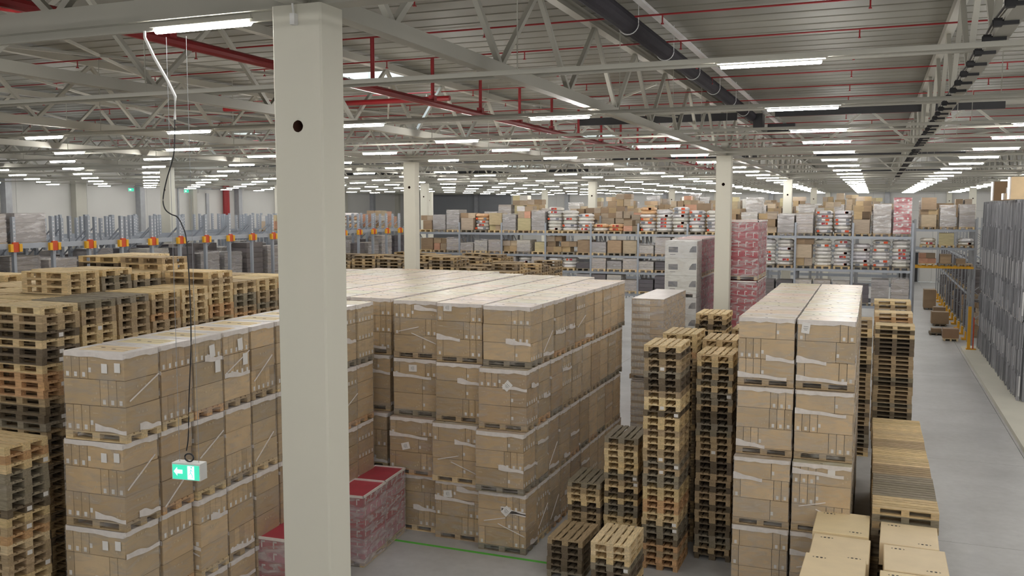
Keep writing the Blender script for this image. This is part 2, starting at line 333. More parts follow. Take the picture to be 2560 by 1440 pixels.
# thin wind bracing rods in the left bays
k = 0
for (x0, x1, y0, y1) in [(-11.15, -17.38, 8, 20), (-17.38, -11.15, 8, 20), (-17.38, -23.6, 14, 28), (-23.6, -17.38, 14, 28), (-11.15, -17.38, 20, 31), (-17.38, -11.15, 20, 31), (-29.8, -23.6, 20, 32), (-23.6, -29.8, 20, 32), (-4.97, -11.15, 22, 32), (-11.15, -4.97, 22, 32), (1.22, -4.97, 34, 46), (-4.97, 1.22, 34, 46), (7.4, 1.22, 34, 46), (1.22, 7.4, 34, 46)]:
    k += 1; b = MB(); b.bar((x0, y0, 11.0), (x1, y1, 11.0), .05, 'steel'); ob('wind_brace', b, label=f'diagonal steel roof bracing bar, {nth(k)} counted from the near left bays', cat='bracing', group='roof bracing bars')

# ================================================================ SERVICES
rail_y = [-36, -28.5, -21, -14.5, -8.5, -2.8, 2.6, 7.38, 11.3, 16.45, 21.2, 24.9] + [29.4 + 4.6 * i for i in range(17)]
HANG = [bx('hanger', (.012, .012, 1.8), 'steel'), bx('hanger', (.012, .012, .05), 'steel')]
for m_ in HANG[:1]: m_.transform(__import__('mathutils').Matrix.Translation((0, 0, .92)))
HANG[1].transform(__import__('mathutils').Matrix.Translation((0, 0, .08)))
tubem = MB(); V_ = [(sx * l, y, z) for y, z, l in ((-.030, -.014, .58), (-.010, -.046, .57), (.010, -.046, .57), (.030, -.014, .58)) for sx in (-1, 1)]
tubem.add(V_, [(0, 2, 3, 1), (2, 4, 5, 3), (4, 6, 7, 5), (0, 6, 4, 2), (1, 3, 5, 7)][:3] + [(0, 2, 4, 6), (1, 7, 5, 3)], 'tube'); tubem = tubem.mesh('tube')
hous = MB(); hous.box((0, 0, .008), (1.24, .09, .012), 'steel'); hous.box((0, 0, .03), (1.2, .06, .04), 'steel'); hous = hous.mesh('housing')
for j, ry in enumerate(rail_y):
    b = MB(); b.b2(XL + 1, 14, -.025, .025, -.03, .03, 'steel') if j != 7 else b.b2(-9.2, -5.3, -.025, .025, 0, .08, 'steel')
    t = thing('light_rail', (0, ry, 9.78), 0, f'thin pale light rail running across the hall, ' + (f'{nth(j - 5)} from the camera' if j > 5 else f'{nth(6 - j)} one behind the camera'), 'light rail', 'light rails'); ob('rail', b, t)
    for hx in ([-8.8, -5.6] if j == 7 else np.arange(-54, 13, 6.2)):
        if -32 < hx < 10: ob('hanger', HANG[j == 7], t, (float(hx), 0, 0))
    q = 0
    for k in range(-6, 13):
        lx = -1.2 - 4.35 * k
        # keep the lights that the hall shows plus the near ones that light it
        zr = ry * .93 - lx * .368; u = (lx * .93 + ry * .368) / zr
        if not (-.66 < u < .66) and not (-22 < lx < 26 and ry < 17) and not (0 < lx < 26 and ry < 40 and k % 2 == 0): continue
        if ry > 85 and k > 9: continue
        if (j == 8 and k in (1, 2, 3)) or (j == 10 and k == 1) or (j == 7 and k > 3): continue
        lz = 9.72
        if j == 7: lx, lz = (-6.19, 9.795) if k == 1 else (lx, 9.795)
        q += 1
        lt = thing('strip_light', (lx, ry, lz), 0, f'lit white strip light, {nth(q)} from the right on the ' + (f'{nth(j - 5)} rail' if j > 5 else f'{nth(6 - j)} rail behind the camera'), 'light', 'strip lights under the roof')
        ob('housing', hous, lt, (0, 0, .01)); ob('tube', tubem, lt)
# dark duct
b = MB(); b.tube([(0, -8, 0), (0, 32, 0)], .16, 'duct', 14); t = thing('ventilation_duct', (-3.95, 0, 11.1), 0, 'dark grey round duct running under the roof beside the truss', 'duct'); ob('pipe', b, t)
for q in np.arange(9.5, 32, 2.9):
    g = MB(); g.tube([(.175 * math.cos(a), 0, .175 * math.sin(a)) for a in np.linspace(PI * .95, PI * 2.05, 12)], .01, 'galvl', 5); g.tube([(.17, 0, 0), (.17, 0, .5)], .008, 'galvl', 5); ob('hanger_ring', g, t, (0, float(q), 0))
b = MB(); b.b2(-3.62, -3.5, 8, 45, 11.25, 11.3, 'galvl'); ob('cable_tray', b, label='thin galvanised cable tray beside the dark duct', cat='cable tray')
b = MB(); b.b2(-3.5, -2.6, 32.6, 33.0, 10.6, 10.9, 'black'); b.b2(-3.9, -3.6, 31.9, 32.6, 10.7, 11.2, 'black'); ob('duct_elbow', b, label='black duct elbow where the dark duct meets the column row', cat='duct')
for j, (x0, x1, yy, z) in enumerate([(-3.0, 3.4, 30.0, 11.0), (-9.5, -4.2, 30.2, 10.95), (-3, 4.2, 52, 10.95), (-15, -6, 53, 10.9), (-3, 6, 74, 10.8), (-46, -16, 52, 11.0), (-44, -20, 66, 10.9)]):
    b = MB(); b.b2(x0, x1, yy - .05, yy + .05, z - .12, z + .12, 'black')
    ob('gutter_pipe', b, label=['black gutter pipe across the aisle bay under the roof', 'black gutter pipe left of the dark duct', 'second black gutter pipe farther down the aisle bay', 'black gutter pipe over the centre racks', 'farthest black gutter pipe in the aisle bay', 'long black gutter pipe over the left racks', 'far black gutter pipe by the left wall'][j], cat='pipe', group='black gutter pipes')
# sprinklers
t = thing('sprinkler_main', (-8.85, 0, 10.25), 0, 'thick red sprinkler main pipe running along the roof left of the column line', 'pipe')
b = MB(); b.tube([(0, -8, 0), (0, 62, 0)], .075, 'red', 10); ob('main_pipe', b, t)
rm = MB(); rm.tube([(0, 0, 0), (0, 0, .95)], .04, 'red', 8); rm.box((0, 0, .08), (.13, .13, .16), 'red'); rm = rm.mesh('riser')
by = [4.8, 7.4, 9.9, 12.55, 15.24, 17.75, 20.3, 22.9, 25.5] + [28.1 + 2.6 * i for i in range(13)]
for y in by: ob('riser', rm, t, (0, y, 0))
for j, y in enumerate(by):
    t = thing('sprinkler_branch', (0, y, 11.2), 0, f'thin red sprinkler branch pipe across the deck, {nth(j + 1)} from the camera', 'pipe', 'sprinkler branch pipes')
    b = MB(); b.tube([(-36, 0, 0), (9, 0, 0)], .016, 'red', 6); ob('branch_pipe', b, t)
    hd = MB(); hd.tube([(0, 0, 0), (0, 0, -.14)], .013, 'red', 5); hd.box((0, 0, -.15), (.045, .045, .02), 'red'); hd = hd.mesh('sprinkler_head')
    for q, x in enumerate(np.arange(-33, 8, 3.2)):
        if y < 40: ob('sprinkler_head', hd, t, (float(x) + (y % .9), 0, 0))
b = MB(); b.tube([(-15, 18.6, 10.45), (-8.85, 18.6, 10.45)], .06, 'red', 8); ob('sprinkler_cross_pipe', b, label='thick red cross pipe below the nearest skylight', cat='pipe')
b = MB(); b.tube([(-15, 41, 10.45), (-8, 41, 10.45)], .07, 'red', 8); ob('sprinkler_cross_pipe', b, label='thick red cross pipe below the second skylight', cat='pipe')
b = MB(); b.tube([(-12, 3, 10.4), (-9.2, 9.0, 10.4)], .07, 'red', 8); ob('sprinkler_cross_pipe', b, label='thick red pipe crossing the upper left corner', cat='pipe')
b = MB(); b.tube([(-55.6, 68.9, 0), (-55.6, 68.9, 11)], .3, 'red', 8); ob('standpipe', b, label='rust red vertical pipe on the left wall', cat='pipe')
# exit sign on wires
ez = 5.38; t = thing('exit_sign', (-6.33, 7.17, ez), .12, 'lit green and white emergency exit sign hanging on wires before the left cartons', 'exit sign')
b = MB(); b.box((0, 0, .0), (.32, .12, .17), 'plug'); ob('housing', b, t)
b = MB(); b.box((0, -.063, -.005), (.30, .006, .145), 'signg'); ob('green_panel', b, t)
b = MB(); b.add([(-.135, -.068, 0), (-.095, -.068, -.045), (-.095, -.068, -.02), (-.035, -.068, -.02), (-.035, -.068, .02), (-.095, -.068, .02), (-.095, -.068, .045)], [(0, 1, 2, 3, 4, 5, 6)], 'signw'); ob('arrow', b, t, label='white arrow pointing left')
b = MB(); b.box((.06, -.0675, -.005), (.075, .003, .135), 'signw'); ob('white_door_symbol', b, t)
b = MB()
for a, c in (((.065, .035), (.058, .0)), ((.058, 0), (.045, -.025)), ((.045, -.025), (.03, -.03)), ((.058, 0), (.078, -.03)), ((.078, -.03), (.075, -.055)), ((.063, .025), (.08, .01)), ((.063, .025), (.045, .01))): b.bar((a[0], -.0705, a[1]), (c[0], -.0705, c[1]), .008, 'signg', .002)
b.box((.068, -.0705, .05), (.014, .002, .014), 'signg'); ob('running_figure', b, t)
b = MB(); b.tube([(.05 * math.cos(a), 0, .13 + .04 * math.sin(a)) for a in np.linspace(0, 2 * PI, 14)], .008, 'black', 6); ob('cable_coil', b, t)
b = MB(); b.tube([(-.11, 0, .08), (-.11, 0, 9.66 - ez)], .0025, 'rackd', 5); b.tube([(.11, 0, .08), (.11, 0, 9.66 - ez)], .0025, 'rackd', 5); ob('suspension_wires', b, t)
cab = [(-6.65, 9.72), (-6.65, 9.66), (-6.54, 9.46), (-6.38, 9.22), (-6.3, 9.08), (-6.315, 8.86)]
b = MB(); b.tube([(x, 7.1, z) for x, z in cab], .014, 'plug', 6); ob('conduit', b, label='white flexible conduit hanging from the nearest strip light', cat='cable')
def smooth(p, n=5):
    p = [np.array(q, float) for q in p]; o = []
    for i in range(len(p) - 1):
        a, b_, c, d = p[max(i - 1, 0)], p[i], p[i + 1], p[min(i + 2, len(p) - 1)]
        for k in range(n):
            s = k / n; o.append(.5 * (2 * b_ + (c - a) * s + (2 * a - 5 * b_ + 4 * c - d) * s * s + (3 * b_ - a - 3 * c + d) * s ** 3))
    return o + [p[-1]]
cab = [(-6.315, 8.86), (-6.33, 8.6), (-6.36, 8.47), (-6.44, 8.28), (-6.49, 8.1), (-6.47, 8.0), (-6.40, 7.95), (-6.32, 7.92), (-6.26, 7.83), (-6.22, 7.7), (-6.20, 7.31), (-6.2, 6.72), (-6.25, 6.1), (-6.27, 5.75), (-6.3, 5.6)]
b = MB(); b.tube(smooth([(x, 7.1, z) for x, z in cab]), .006, 'black', 6); ob('power_cable', b, label='thin black cable dangling down to the exit sign', cat='cable')

# ================================================================ PALLETS  (local Y = 1.2 m long side)
BX = [-.327, -.165, 0, .165, .327]; BW = [.145, .10, .145, .10, .145]
SX = [-.35, 0, .35]; SW = [.10, .145, .10]; CYS = [-.5275, 0, .5275]
PH = .144
def deckmesh():
    b = MB()
    for x, w_ in zip(BX, BW): b.box((x, 0, .133), (w_, 1.2, .022), 'wood')
    for y in CYS: b.box((0, y, .111), (.8, .145, .022), 'wood')
    return b.mesh('deck')
def runner(i, skip_front):
    b = MB(); b.box((SX[i], 0, .011), (SW[i], 1.2, .022), 'wood')
    for y in CYS:
        if skip_front and y < -.1: continue
        b.box((SX[i], y, .061), (SW[i], .145, .078), 'wood')
    return b.mesh('runner')
DECK = deckmesh(); RUN = [runner(i, 0) for i in range(3)]; RUNF = [runner(i, 1) for i in range(3)]
BLK = [bx('block', (w_, .145, .078), 'wood') for w_ in (.10, .145)]
DB = [bx('deck_board', (w_, 1.2, .022), 'wood') for w_ in (.145, .10)]; CB = bx('cross_board', (.8, .145, .022), 'wood'); BB = [bx('bottom_board', (w_, 1.2, .022), 'wood') for w_ in (.10, .145)]
WHOLE = MB()
for x, w_ in zip(BX, BW): WHOLE.box((x, 0, .133), (w_, 1.2, .022), 'wood')
for y in CYS: WHOLE.box((0, y, .111), (.8, .145, .022), 'wood')
for x, w_ in zip(SX, SW):
    WHOLE.box((x, 0, .011), (w_, 1.2, .022), 'wood')
    for y in CYS: WHOLE.box((x, y, .061), (w_, .145, .078), 'wood')
WHOLEM = WHOLE.mesh('pallet')
TONES = {'yellow': (1.0, .93, .80), 'pale': (1.12, 1.08, 1.0), 'brown': (.66, .60, .56), 'grey': (.42, .44, .50), 'dark': (.24, .225, .23), 'orange': (.88, .66, .52)}
TN = {'yellow': 'yellowish', 'pale': 'pale', 'brown': 'brown', 'grey': 'grey', 'dark': 'dark', 'orange': 'orange-brown'}
MIXES = {'mix': ['yellow', 'yellow', 'brown', 'brown', 'grey', 'dark', 'orange', 'brown', 'brown', 'pale', 'grey', 'yellow', 'brown', 'dark'], 'dark': ['dark', 'brown', 'grey', 'brown', 'dark', 'yellow'], 'yellow': ['yellow', 'yellow', 'pale', 'brown']}
def vary(c, a=.08):
    k = 1 + R.uniform(-a, a); return (c[0] * k, c[1] * k, c[2] * k * (1 + R.uniform(-.04, .04)))
def pallet(x, y, z, rz, tone, lod, label, group):
    t = thing('wooden_pallet', (x, y, z), rz, label, 'pallet', group); c = vary(TONES[tone])
    if lod == 2:
        for bxx, w_ in zip(BX, BW): ob('deck_board', DB[0 if w_ > .12 else 1], t, (bxx, 0, .133), color=vary(c, .1))
        for yy in CYS: ob('cross_board', CB, t, (0, yy, .111), color=vary(c))
        for sx, w_ in zip(SX, SW):
            ob('bottom_board', BB[1 if w_ > .12 else 0], t, (sx, 0, .011), color=vary(c))
            for yy in CYS: ob('block', BLK[1 if w_ > .12 else 0], t, (sx, yy, .061), color=vary(c, .12))
    elif lod == 1:
        if R.random() < .16: ob('paper_tag', TAG, t, (R.choice([0, 0, .33]), -.602, .06))
        ob('deck', DECK, t, color=c)
        for i in range(3): ob('runner', RUNF[i], t, color=vary(c)); ob('block', BLK[1 if i == 1 else 0], t, (SX[i], CYS[0], .061), color=vary(c, .15))
    else:
        ob('deck', DECK, t, color=c)
        for i in range(3): ob('runner', RUN[i], t, color=vary(c))
    return t
TAG = bx('paper_tag', (.09, .004, .07), 'paper')
HID = []          # pallets too hidden to be single things: (x, y, z, rz)
NP = 0
def tower(x0, y0, n, name, group, rz=0, mix='mix', lod=1, visible=None, toptone=None, base=0.0, lean=0.0, full=1):
    """x0,y0: front-left corner; rz 0: 0.8 wide in X, 1.2 deep; rz 90: 1.2 wide in X, 0.8 deep"""
    global NP
    w_, d_ = (.8, 1.2) if rz == 0 else (1.2, .8); visible = visible or n; tone = R.choice(MIXES[mix]); run = R.randint(1, 2)
    for k in range(n):
        z = base + k * PH; fromtop = n - k
        if run == 0: tone = R.choice(MIXES[mix]); run = R.choice([1, 1, 2])
        run -= 1
        if k == n - 1 and toptone: tone = toptone
        x = x0 + w_ / 2 + R.uniform(-.012, .012) + lean * k; y = y0 + d_ / 2 + R.uniform(-.012, .012)
        a = math.radians(rz) + R.uniform(-.012, .012)
        if fromtop > visible: HID.append((x, y, z, a)); continue
        NP += 1
        lab = f'{TN[tone]} pallet, ' + ('topmost' if fromtop == 1 else f'{nth(fromtop)} from the top') + f' of {name}'
        pallet(x, y, z, a, tone, 2 if fromtop <= full else lod, lab, group)
G1 = 'pallets in the right-hand towers'
tower(-6.42, 18.3, 6, 'the low tower beside the yellow-topped one', G1, toptone='brown', mix='dark')
tower(-5.13, 17.3, 9, 'the short tower with a pale yellow top', G1, toptone='pale', mix='mix')
tower(-6.58, 20.2, 11, 'the grey-topped tower beside the middle block', G1, toptone='grey')
tower(-5.68, 20.2, 19, 'the grey-topped tower left of the tallest tower', G1, toptone='grey')
tower(-4.6, 19.5, 35, 'the tallest pallet tower', G1, toptone='yellow')
tower(-4.62, 21.5, 35, 'the tower behind the tallest tower', G1, toptone='yellow', visible=4, lod=0)
tower(-3.62, 20.5, 33, 'the tower left of the right carton block', G1, toptone='yellow', mix='dark')
tower(-3.75, 21.85, 34, 'the tower just behind it, beside the right block', G1, toptone='yellow', visible=2, lod=0)
tower(-4.42, 24.7, 36, 'the tower under the white carton stack', G1, toptone='yellow', visible=8, lod=0)
tower(-3.5, 25.1, 33, 'the tower touching the right carton block rear', G1, toptone='yellow', visible=6, lod=0)
G2 = 'pallets along the right aisle'
tower(.14, 32.35, 29, 'the aisle tower behind the low stacks', G2, rz=90, mix='dark', lod=0, visible=25, toptone='pale')
tower(.12, 33.6, 31, 'the second aisle tower', G2, rz=90, toptone='pale', lod=0, visible=4)
tower(.10, 34.9, 33, 'the third aisle tower', G2, rz=90, toptone='pale', lod=0, visible=5)
tower(-1.15, 31.2, 31, 'the dark tower behind the right block', G2, rz=90, mix='dark', lod=0, visible=31)
tones = ['yellow', 'yellow', 'yellow', 'brown', 'yellow', 'yellow', 'brown', 'grey', 'grey', 'yellow']
for k in range(10):
    tower(.14, 26.4 - .83 * k, 15, f'the {nth(k + 1)} low aisle stack from the far end', G2, rz=90, toptone=tones[k], visible=3 if k < 9 else 5, lod=0)
G3 = 'pallets in the left towers'
tower(-13.72, 10.0, 30, 'the lower front tower at the left edge', G3, rz=90, toptone='yellow', lod=1, visible=19, lean=.004)
tops = ['pale', 'grey', 'grey', 'yellow', 'yellow', 'yellow', 'brown', 'yellow', 'yellow', 'yellow']
vis = [17, 9, 7, 7, 7, 7, 7, 7, 3, 3]
for r_ in range(9):
    y = 11.38 + .93 * r_
    for c_ in range(5):
        x = -14.32 - 1.27 * c_ - .075 * (y - 11.4); n = 44 + (0 if c_ == 0 else R.choice([0, 0, 0, 0, 1]))
        if (c_, r_) in ((1, 2), (1, 3)): n = 47
        if (c_, r_) in ((1, 4), (1, 5), (2, 4), (2, 5), (0, 5), (2, 6)): n = 46
        if (c_, r_) in ((1, 5), (2, 5), (2, 6)): n = 48
        if c_ > 2 and r_ < 3: n -= 2
        cn_ = ['front column', 'second column', 'third column', 'fourth column', 'fifth column'][c_]
        tower(x, y, n, f'left pallet field, {cn_}, {nth(r_ + 1)} row', G3, rz=90, mix='mix', lod=(1 if (c_ == 0 and r_ < 2) else 0), visible=(vis[r_] if c_ == 0 else (3 if n > 44 else 1)), toptone=R.choice(tops) if c_ else tops[r_], full=1 if c_ < 2 and r_ < 7 else 0)
# far pallet field and the covered lower pallets: one mass each
def mass(name, lst, label, cat):
    V = np.array(WHOLE.v); F = np.array(WHOLE.f); nv = len(V); vs = []
    for (x, y, z, a) in lst:
        c, s = math.cos(a), math.sin(a); vs.append(np.stack([V[:, 0] * c - V[:, 1] * s + x, V[:, 0] * s + V[:, 1] * c + y, V[:, 2] + z], 1))
    vs = np.concatenate(vs); fs = np.concatenate([F + nv * i for i in range(len(lst))])
    me = bpy.data.meshes.new(name); me.vertices.add(len(vs)); me.vertices.foreach_set('co', vs.ravel()); me.loops.add(fs.size); me.loops.foreach_set('vertex_index', fs.ravel())
    me.polygons.add(len(fs)); me.polygons.foreach_set('loop_start', np.arange(len(fs)) * 4); me.update(calc_edges=True); me.materials.append(M['woodmix'])
    o = ob(name, me); prop(o, label, cat, None, 'stuff'); return o
mass('covered_pallets', HID, 'lower pallets buried inside the pallet towers', 'pallets')
FARP = []
for a in range(7):
    for c_ in range(8):
        h = 38 + (a + c_ * 2) % 3 + (1 if c_ < 2 else 0) - (2 if a < 2 else 0); x = -14.9 - 1.3 * a; y = 36.2 + .9 * c_
        for k in range(h): FARP.append((x, y, k * PH, PI / 2))
mass('far_pallet_field', FARP, 'far field of stacked pallets behind the middle carton block', 'pallets')

# ================================================================ SHRINK-WRAPPED CARTON LOADS   (local: X 1.2 wide front, Y 0.8 deep, origin base centre)
TH = .424
def carton_mesh(name, wx, wy, h, seed, labels=True, m='card', short=False):
    q = random.Random(seed); b = MB(); b.box((0, 0, h / 2), (wx - .012, wy - .008, h - .01), m); y = -wy / 2 + .001
    if labels:
        if wx < .3:
            b.box((0, y, .07), (.055, .004, .075), 'paper'); b.box((0, y, h - .1), (.03, .004, .03), 'palemark')
        else:
            for dx, dz in ((wx / 2 - .1, .12), (wx / 2 - .16, .09), (wx / 2 - .07, .2)): b.box((dx, y, dz), (.022, .004, .03), 'palemark')
            b.box((-wx / 2 + .12, y, h * .72), (.1, .004, .012), 'palemark')
            if q.random() < .5: b.box((-wx / 2 + .04, y, h * .35), (.05, .004, .075), 'paper')
        x = wx / 2 - .001
        if wy > .5:
            for k in range(3): b.box((x, -.1 + .09 * k, h * .7), (.004, .025, .03), 'palemark')
            if q.random() < .6:
                o = q.uniform(-.2, .1)
                for k in range(q.randint(2, 4)): b.box((x, o + .1 * k, .09), (.004, .05, .08), 'paper')
        elif short: b.box((x, 0, .07), (.004, .05, .08), 'paper')
    return b.mesh(name)
CBIG = [carton_mesh('carton', .71, .79, TH, s) for s in range(3)]; CNAR = [carton_mesh('carton', .16, .79, TH, s) for s in range(2)]
CMID = [carton_mesh('carton', .80, .79, TH, s + 5) for s in range(2)]; CSH = carton_mesh('carton', .39, .157, TH, 1, short=True)
def tier(kind):
    o = []
    if kind == 0: o = [(CBIG[0], -.24, 0)] + [(CNAR[k % 2], .195 + .16 * k, 0) for k in range(3)]
    if kind == 1: o = [(CBIG[1], .24, 0)] + [(CNAR[k % 2], -.515 + .16 * k, 0) for k in range(3)]
    if kind == 2: o = [(CMID[0], -.195, 0)] + [(CSH, .40, -.316 + .158 * k) for k in range(5)]
    if kind == 3: o = [(CNAR[0], -.515, 0), (CBIG[2], -.08, 0), (CNAR[1], .355, 0), (CNAR[0], .515, 0)]
    return o
BLOCKT = {}
def joined(kinds):
    if kinds not in BLOCKT:
        b = MB()
        for i, k in enumerate(kinds):
            for me, x, y in tier(k):
                vs = [(v.co.x + x, v.co.y + y, v.co.z + PH + i * TH) for v in me.vertices]
                for pl in me.polygons: b.f.append(tuple(len(b.v) + j for j in pl.vertices)); b.m.append(b.mi({M['card']: 'card', M['paper']: 'paper', M['palemark']: 'palemark'}[me.materials[pl.material_index]]))
                b.v += vs
        BLOCKT[kinds] = b.mesh('cartons')
    return BLOCKT[kinds]
def wavy_band(x0, x1, seed, face='y', h=.07):
    q = random.Random(seed); b = MB(); n = 12; vs = []; ph = q.uniform(0, 6)
    for k in range(n + 1):
        s = k / n; x = x0 + (x1 - x0) * s; hi = h * (1.25 - .9 * min(1, s * 1.6) ** 2 * .9) + .012 * math.sin(ph + s * 11) + .02; lo = -.02 - .01 * math.sin(ph + s * 7)
        for yy in (-.006, 0):
            vs += [(x, yy, lo - .03 * s), (x, yy, hi - .03 * s)]
    fs = []
    for k in range(n): a = k * 4; c = a + 4; fs += [(a, c, c + 1, a + 1), (a + 1, c + 1, c + 3, a + 3), (a + 2, a + 3, c + 3, c + 2), (a, a + 2, c + 2, c)]
    fs += [(0, 1, 3, 2), (n * 4, n * 4 + 2, n * 4 + 3, n * 4 + 1)]
    if face == 'x': vs = [(-v[1], v[0], v[2]) for v in vs]
    b.add(vs, fs, 'tape'); return b.mesh('film_band')
BANDY = [wavy_band(-.6, .02, 1), wavy_band(-.02, .6, 2), wavy_band(-.6, .45, 3, h=.05), wavy_band(.0, .6, 4, h=.05)]
BANDX = [wavy_band(-.38, .39, 5, 'x', .05), wavy_band(-.1, .39, 6, 'x', .07)]
ZTOP = PH + 3 * TH
def cover(kind):
    b = MB(); X, Y, h = .604, .404, .06; n = 10
    ring = [(-X + .03, -Y), (X - .03, -Y), (X, -Y + .03), (X, Y - .03), (X - .03, Y), (-X + .03, Y), (-X, Y - .03), (-X, -Y + .03)]
    P = []
    for i in range(8):
        a = ring[i]; c = ring[(i + 1) % 8]; m = 8 if i % 2 == 0 else 1
        for k in range(m): P.append((a[0] + (c[0] - a[0]) * k / m, a[1] + (c[1] - a[1]) * k / m))
    N = len(P); q = random.Random(kind + 3); vs = [(x, y, ZTOP - h - q.uniform(0, .035)) for x, y in P] + [(x, y, ZTOP + .012) for x, y in P]; fs = [(k, (k + 1) % N, N + (k + 1) % N, N + k) for k in range(N)]
    if kind == 1: inn = [(x * .72 + q.uniform(-.01, .01), y * .6 + q.uniform(-.01, .01), ZTOP + .014) for x, y in P]; vs += inn; fs += [(N + k, N + (k + 1) % N, 2 * N + (k + 1) % N, 2 * N + k) for k in range(N)]; b.add(vs, fs, 'tape'); b.add(inn, [tuple(range(N))], 'cream'); b.box((0, -.08, ZTOP + .0155), (.8, .008, .003), 'card'); b.box((0, .1, ZTOP + .0155), (.8, .008, .003), 'card'); b.box((-.2, .05, ZTOP + .016), (.07, .03, .003), 'print'); b.box((.1, -.05, ZTOP + .016), (.07, .03, .003), 'print')
    else:
        b.add(vs, fs, 'tape'); b.add([(x * .995, y * .995, ZTOP + .0125) for x, y in P], [tuple(range(N))], 'top')
        for k in range(1, 4): b.box((0, -.4 + .2 * k + q.uniform(-.03, .03), ZTOP + .013), (1.16, .006, .003), 'card')
        for k in range(3): b.box((q.uniform(-.5, .5), q.uniform(-.35, .35), ZTOP + .0135), (.05, .02, .003), 'print')
    return b.mesh('film_cover')
COVR = cover(1); COVF = [cover(2), cover(4), cover(6)]
def wrapm(m='film', X=.6015, Y=.4015, z0=.05, z1=None):
    z1 = z1 or ZTOP + .005; b = MB(); vs = []; n = 4; P = [(-X, -Y), (X, -Y), (X, Y), (-X, Y)]
    b.add([(x, y, z0) for x, y in P] + [(x, y, z1) for x, y in P], [(k, (k + 1) % n, n + (k + 1) % n, n + k) for k in range(n)], m); return b.mesh('stretch_film')
WRAP = wrapm(); WRAPH = wrapm('filmheavy')
PAP = {k: bx('paper_label', d, 'paper') for k, d in {'a': (.17, .004, .22), 'b': (.004, .15, .22), 's': (.11, .004, .15)}.items()}
LINE = MB(); LINE.box((0, -.0035, .03), (.1, .002, .006), 'print'); LINE.box((0, -.0035, -.01), (.1, .002, .006), 'print'); LINE.box((0, -.0035, -.04), (.06, .002, .006), 'print'); LINE = LINE.mesh('lettering')
FOLD = MB(); FOLD.bar((.0, -.34, .2), (.0, .3, .62), .012, 'tape', .02); FOLD = FOLD.mesh('film_fold')
FOLDF = MB(); FOLDF.bar((-.45, 0, .45), (.1, 0, .58), .01, 'tape', .02); FOLDF.bar((-.1, 0, .42), (.57, 0, .18), .01, 'tape', .02); FOLDF = FOLDF.mesh('film_fold')
BROWN = [(1, 1, 1), (.93, .90, .86), (1.08, 1.05, 1.02), (.88, .82, .78), (1.02, .97, .9)]
def load(x, y, z, rz, label, group, detail=2, kinds=None, cov=None, seed=0, tint=None):
    q = random.Random(seed * 7919 + int(x * 100) * 31 + int(y * 100) * 17 + int(z * 100)); kinds = kinds or tuple(q.choice([0, 1, 2, 3]) for _ in range(3))
    t = thing('wrapped_pallet_load', (x, y, z), rz, label, 'pallet load', group); tint = tint or q.choice(BROWN)
    ob('pallet', WHOLEM, t, rz=PI / 2, color=vary(TONES[q.choice(['yellow', 'brown', 'brown', 'grey', 'orange'])]))
    if detail == 2:
        for i, k in enumerate(kinds):
            sh = q.uniform(-.012, .012)
            for me, cx, cyy in tier(k): c = q.uniform(.8, 1.08); ob('carton', me, t, (cx + sh, cyy, PH + i * TH), color=(tint[0] * c, tint[1] * c, tint[2] * c))
        for k in range(q.choice([1, 1, 2])): ob('film_band', q.choice(BANDY), t, (0, -.403, PH + TH * q.choice([.12, 1.0, 2.0, 1.95, 2.55])))
        if q.random() < .6: ob('film_band', q.choice(BANDX), t, (.603, 0, PH + TH * q.choice([.05, 1.05, 2.0])))
        if q.random() < .3: ob('film_fold', FOLD, t, (.606, 0, q.uniform(-.1, .5)), rot=(q.uniform(-.3, .1), 0, 0))
        if q.random() < .18: ob('film_fold', FOLDF, t, (0, -.406, q.uniform(0, .3)))
    else: ob('cartons', joined(kinds), t, color=tint)
    cov = cov or (1 if detail == 2 else 2)
    ob('film_cover', COVR if cov == 1 else q.choice(COVF), t, color=tuple(q.uniform(.93, 1.05) for _ in range(3)))
    ob('stretch_film', WRAP, t); return t
def paper(t, x, z, kind='a', ang=0, face='y', y=0):
    o = ob('paper_label', PAP[kind], t, (x, -.412, z) if face == 'y' else (.612, y, z), rot=(0, ang, 0) if face == 'y' else (ang, 0, 0), label='white paper sheet')
    if face == 'y' and kind == 'a': ob('lettering', LINE, o)
LY = ['bottom', 'second', 'third', 'top']
# left row, turned a few degrees, two-storey corner nearest the camera
GL = 'wrapped carton pallets in the left row'; a0 = math.radians(3.4); ca, sa = math.cos(a0), math.sin(a0)
for r_ in range(10):
    for l in range(4):
        d = r_ * .858 + .4; jx = R.uniform(-.02, .02) + (3 - l) * -.05 * (r_ < 2); px = -10.82 - .6 * ca - d * sa + jx; py = 10.86 + d * ca - .6 * sa
        det = 2 if r_ < 9 else 1
        t = load(px, py, l * 1.44, a0 + R.uniform(-.01, .01), f'brown wrapped carton pallet, {LY[l]} layer of the left row, {nth(r_ + 1)} from its front', GL, det, seed=r_ * 4 + l, kinds=[None, (1, 0, 1)][r_ == 0 and l > 1] or None)
        if r_ == 0: paper(t, .22, 1.18, 's'); paper(t, .47, 1.2, 's')
        if (r_, l) in ((2, 3), (3, 3)): paper(t, 0, 1.15, 'b', .1, 'x', .1); paper(t, 0, .85, 'b', 0, 'x', .25)
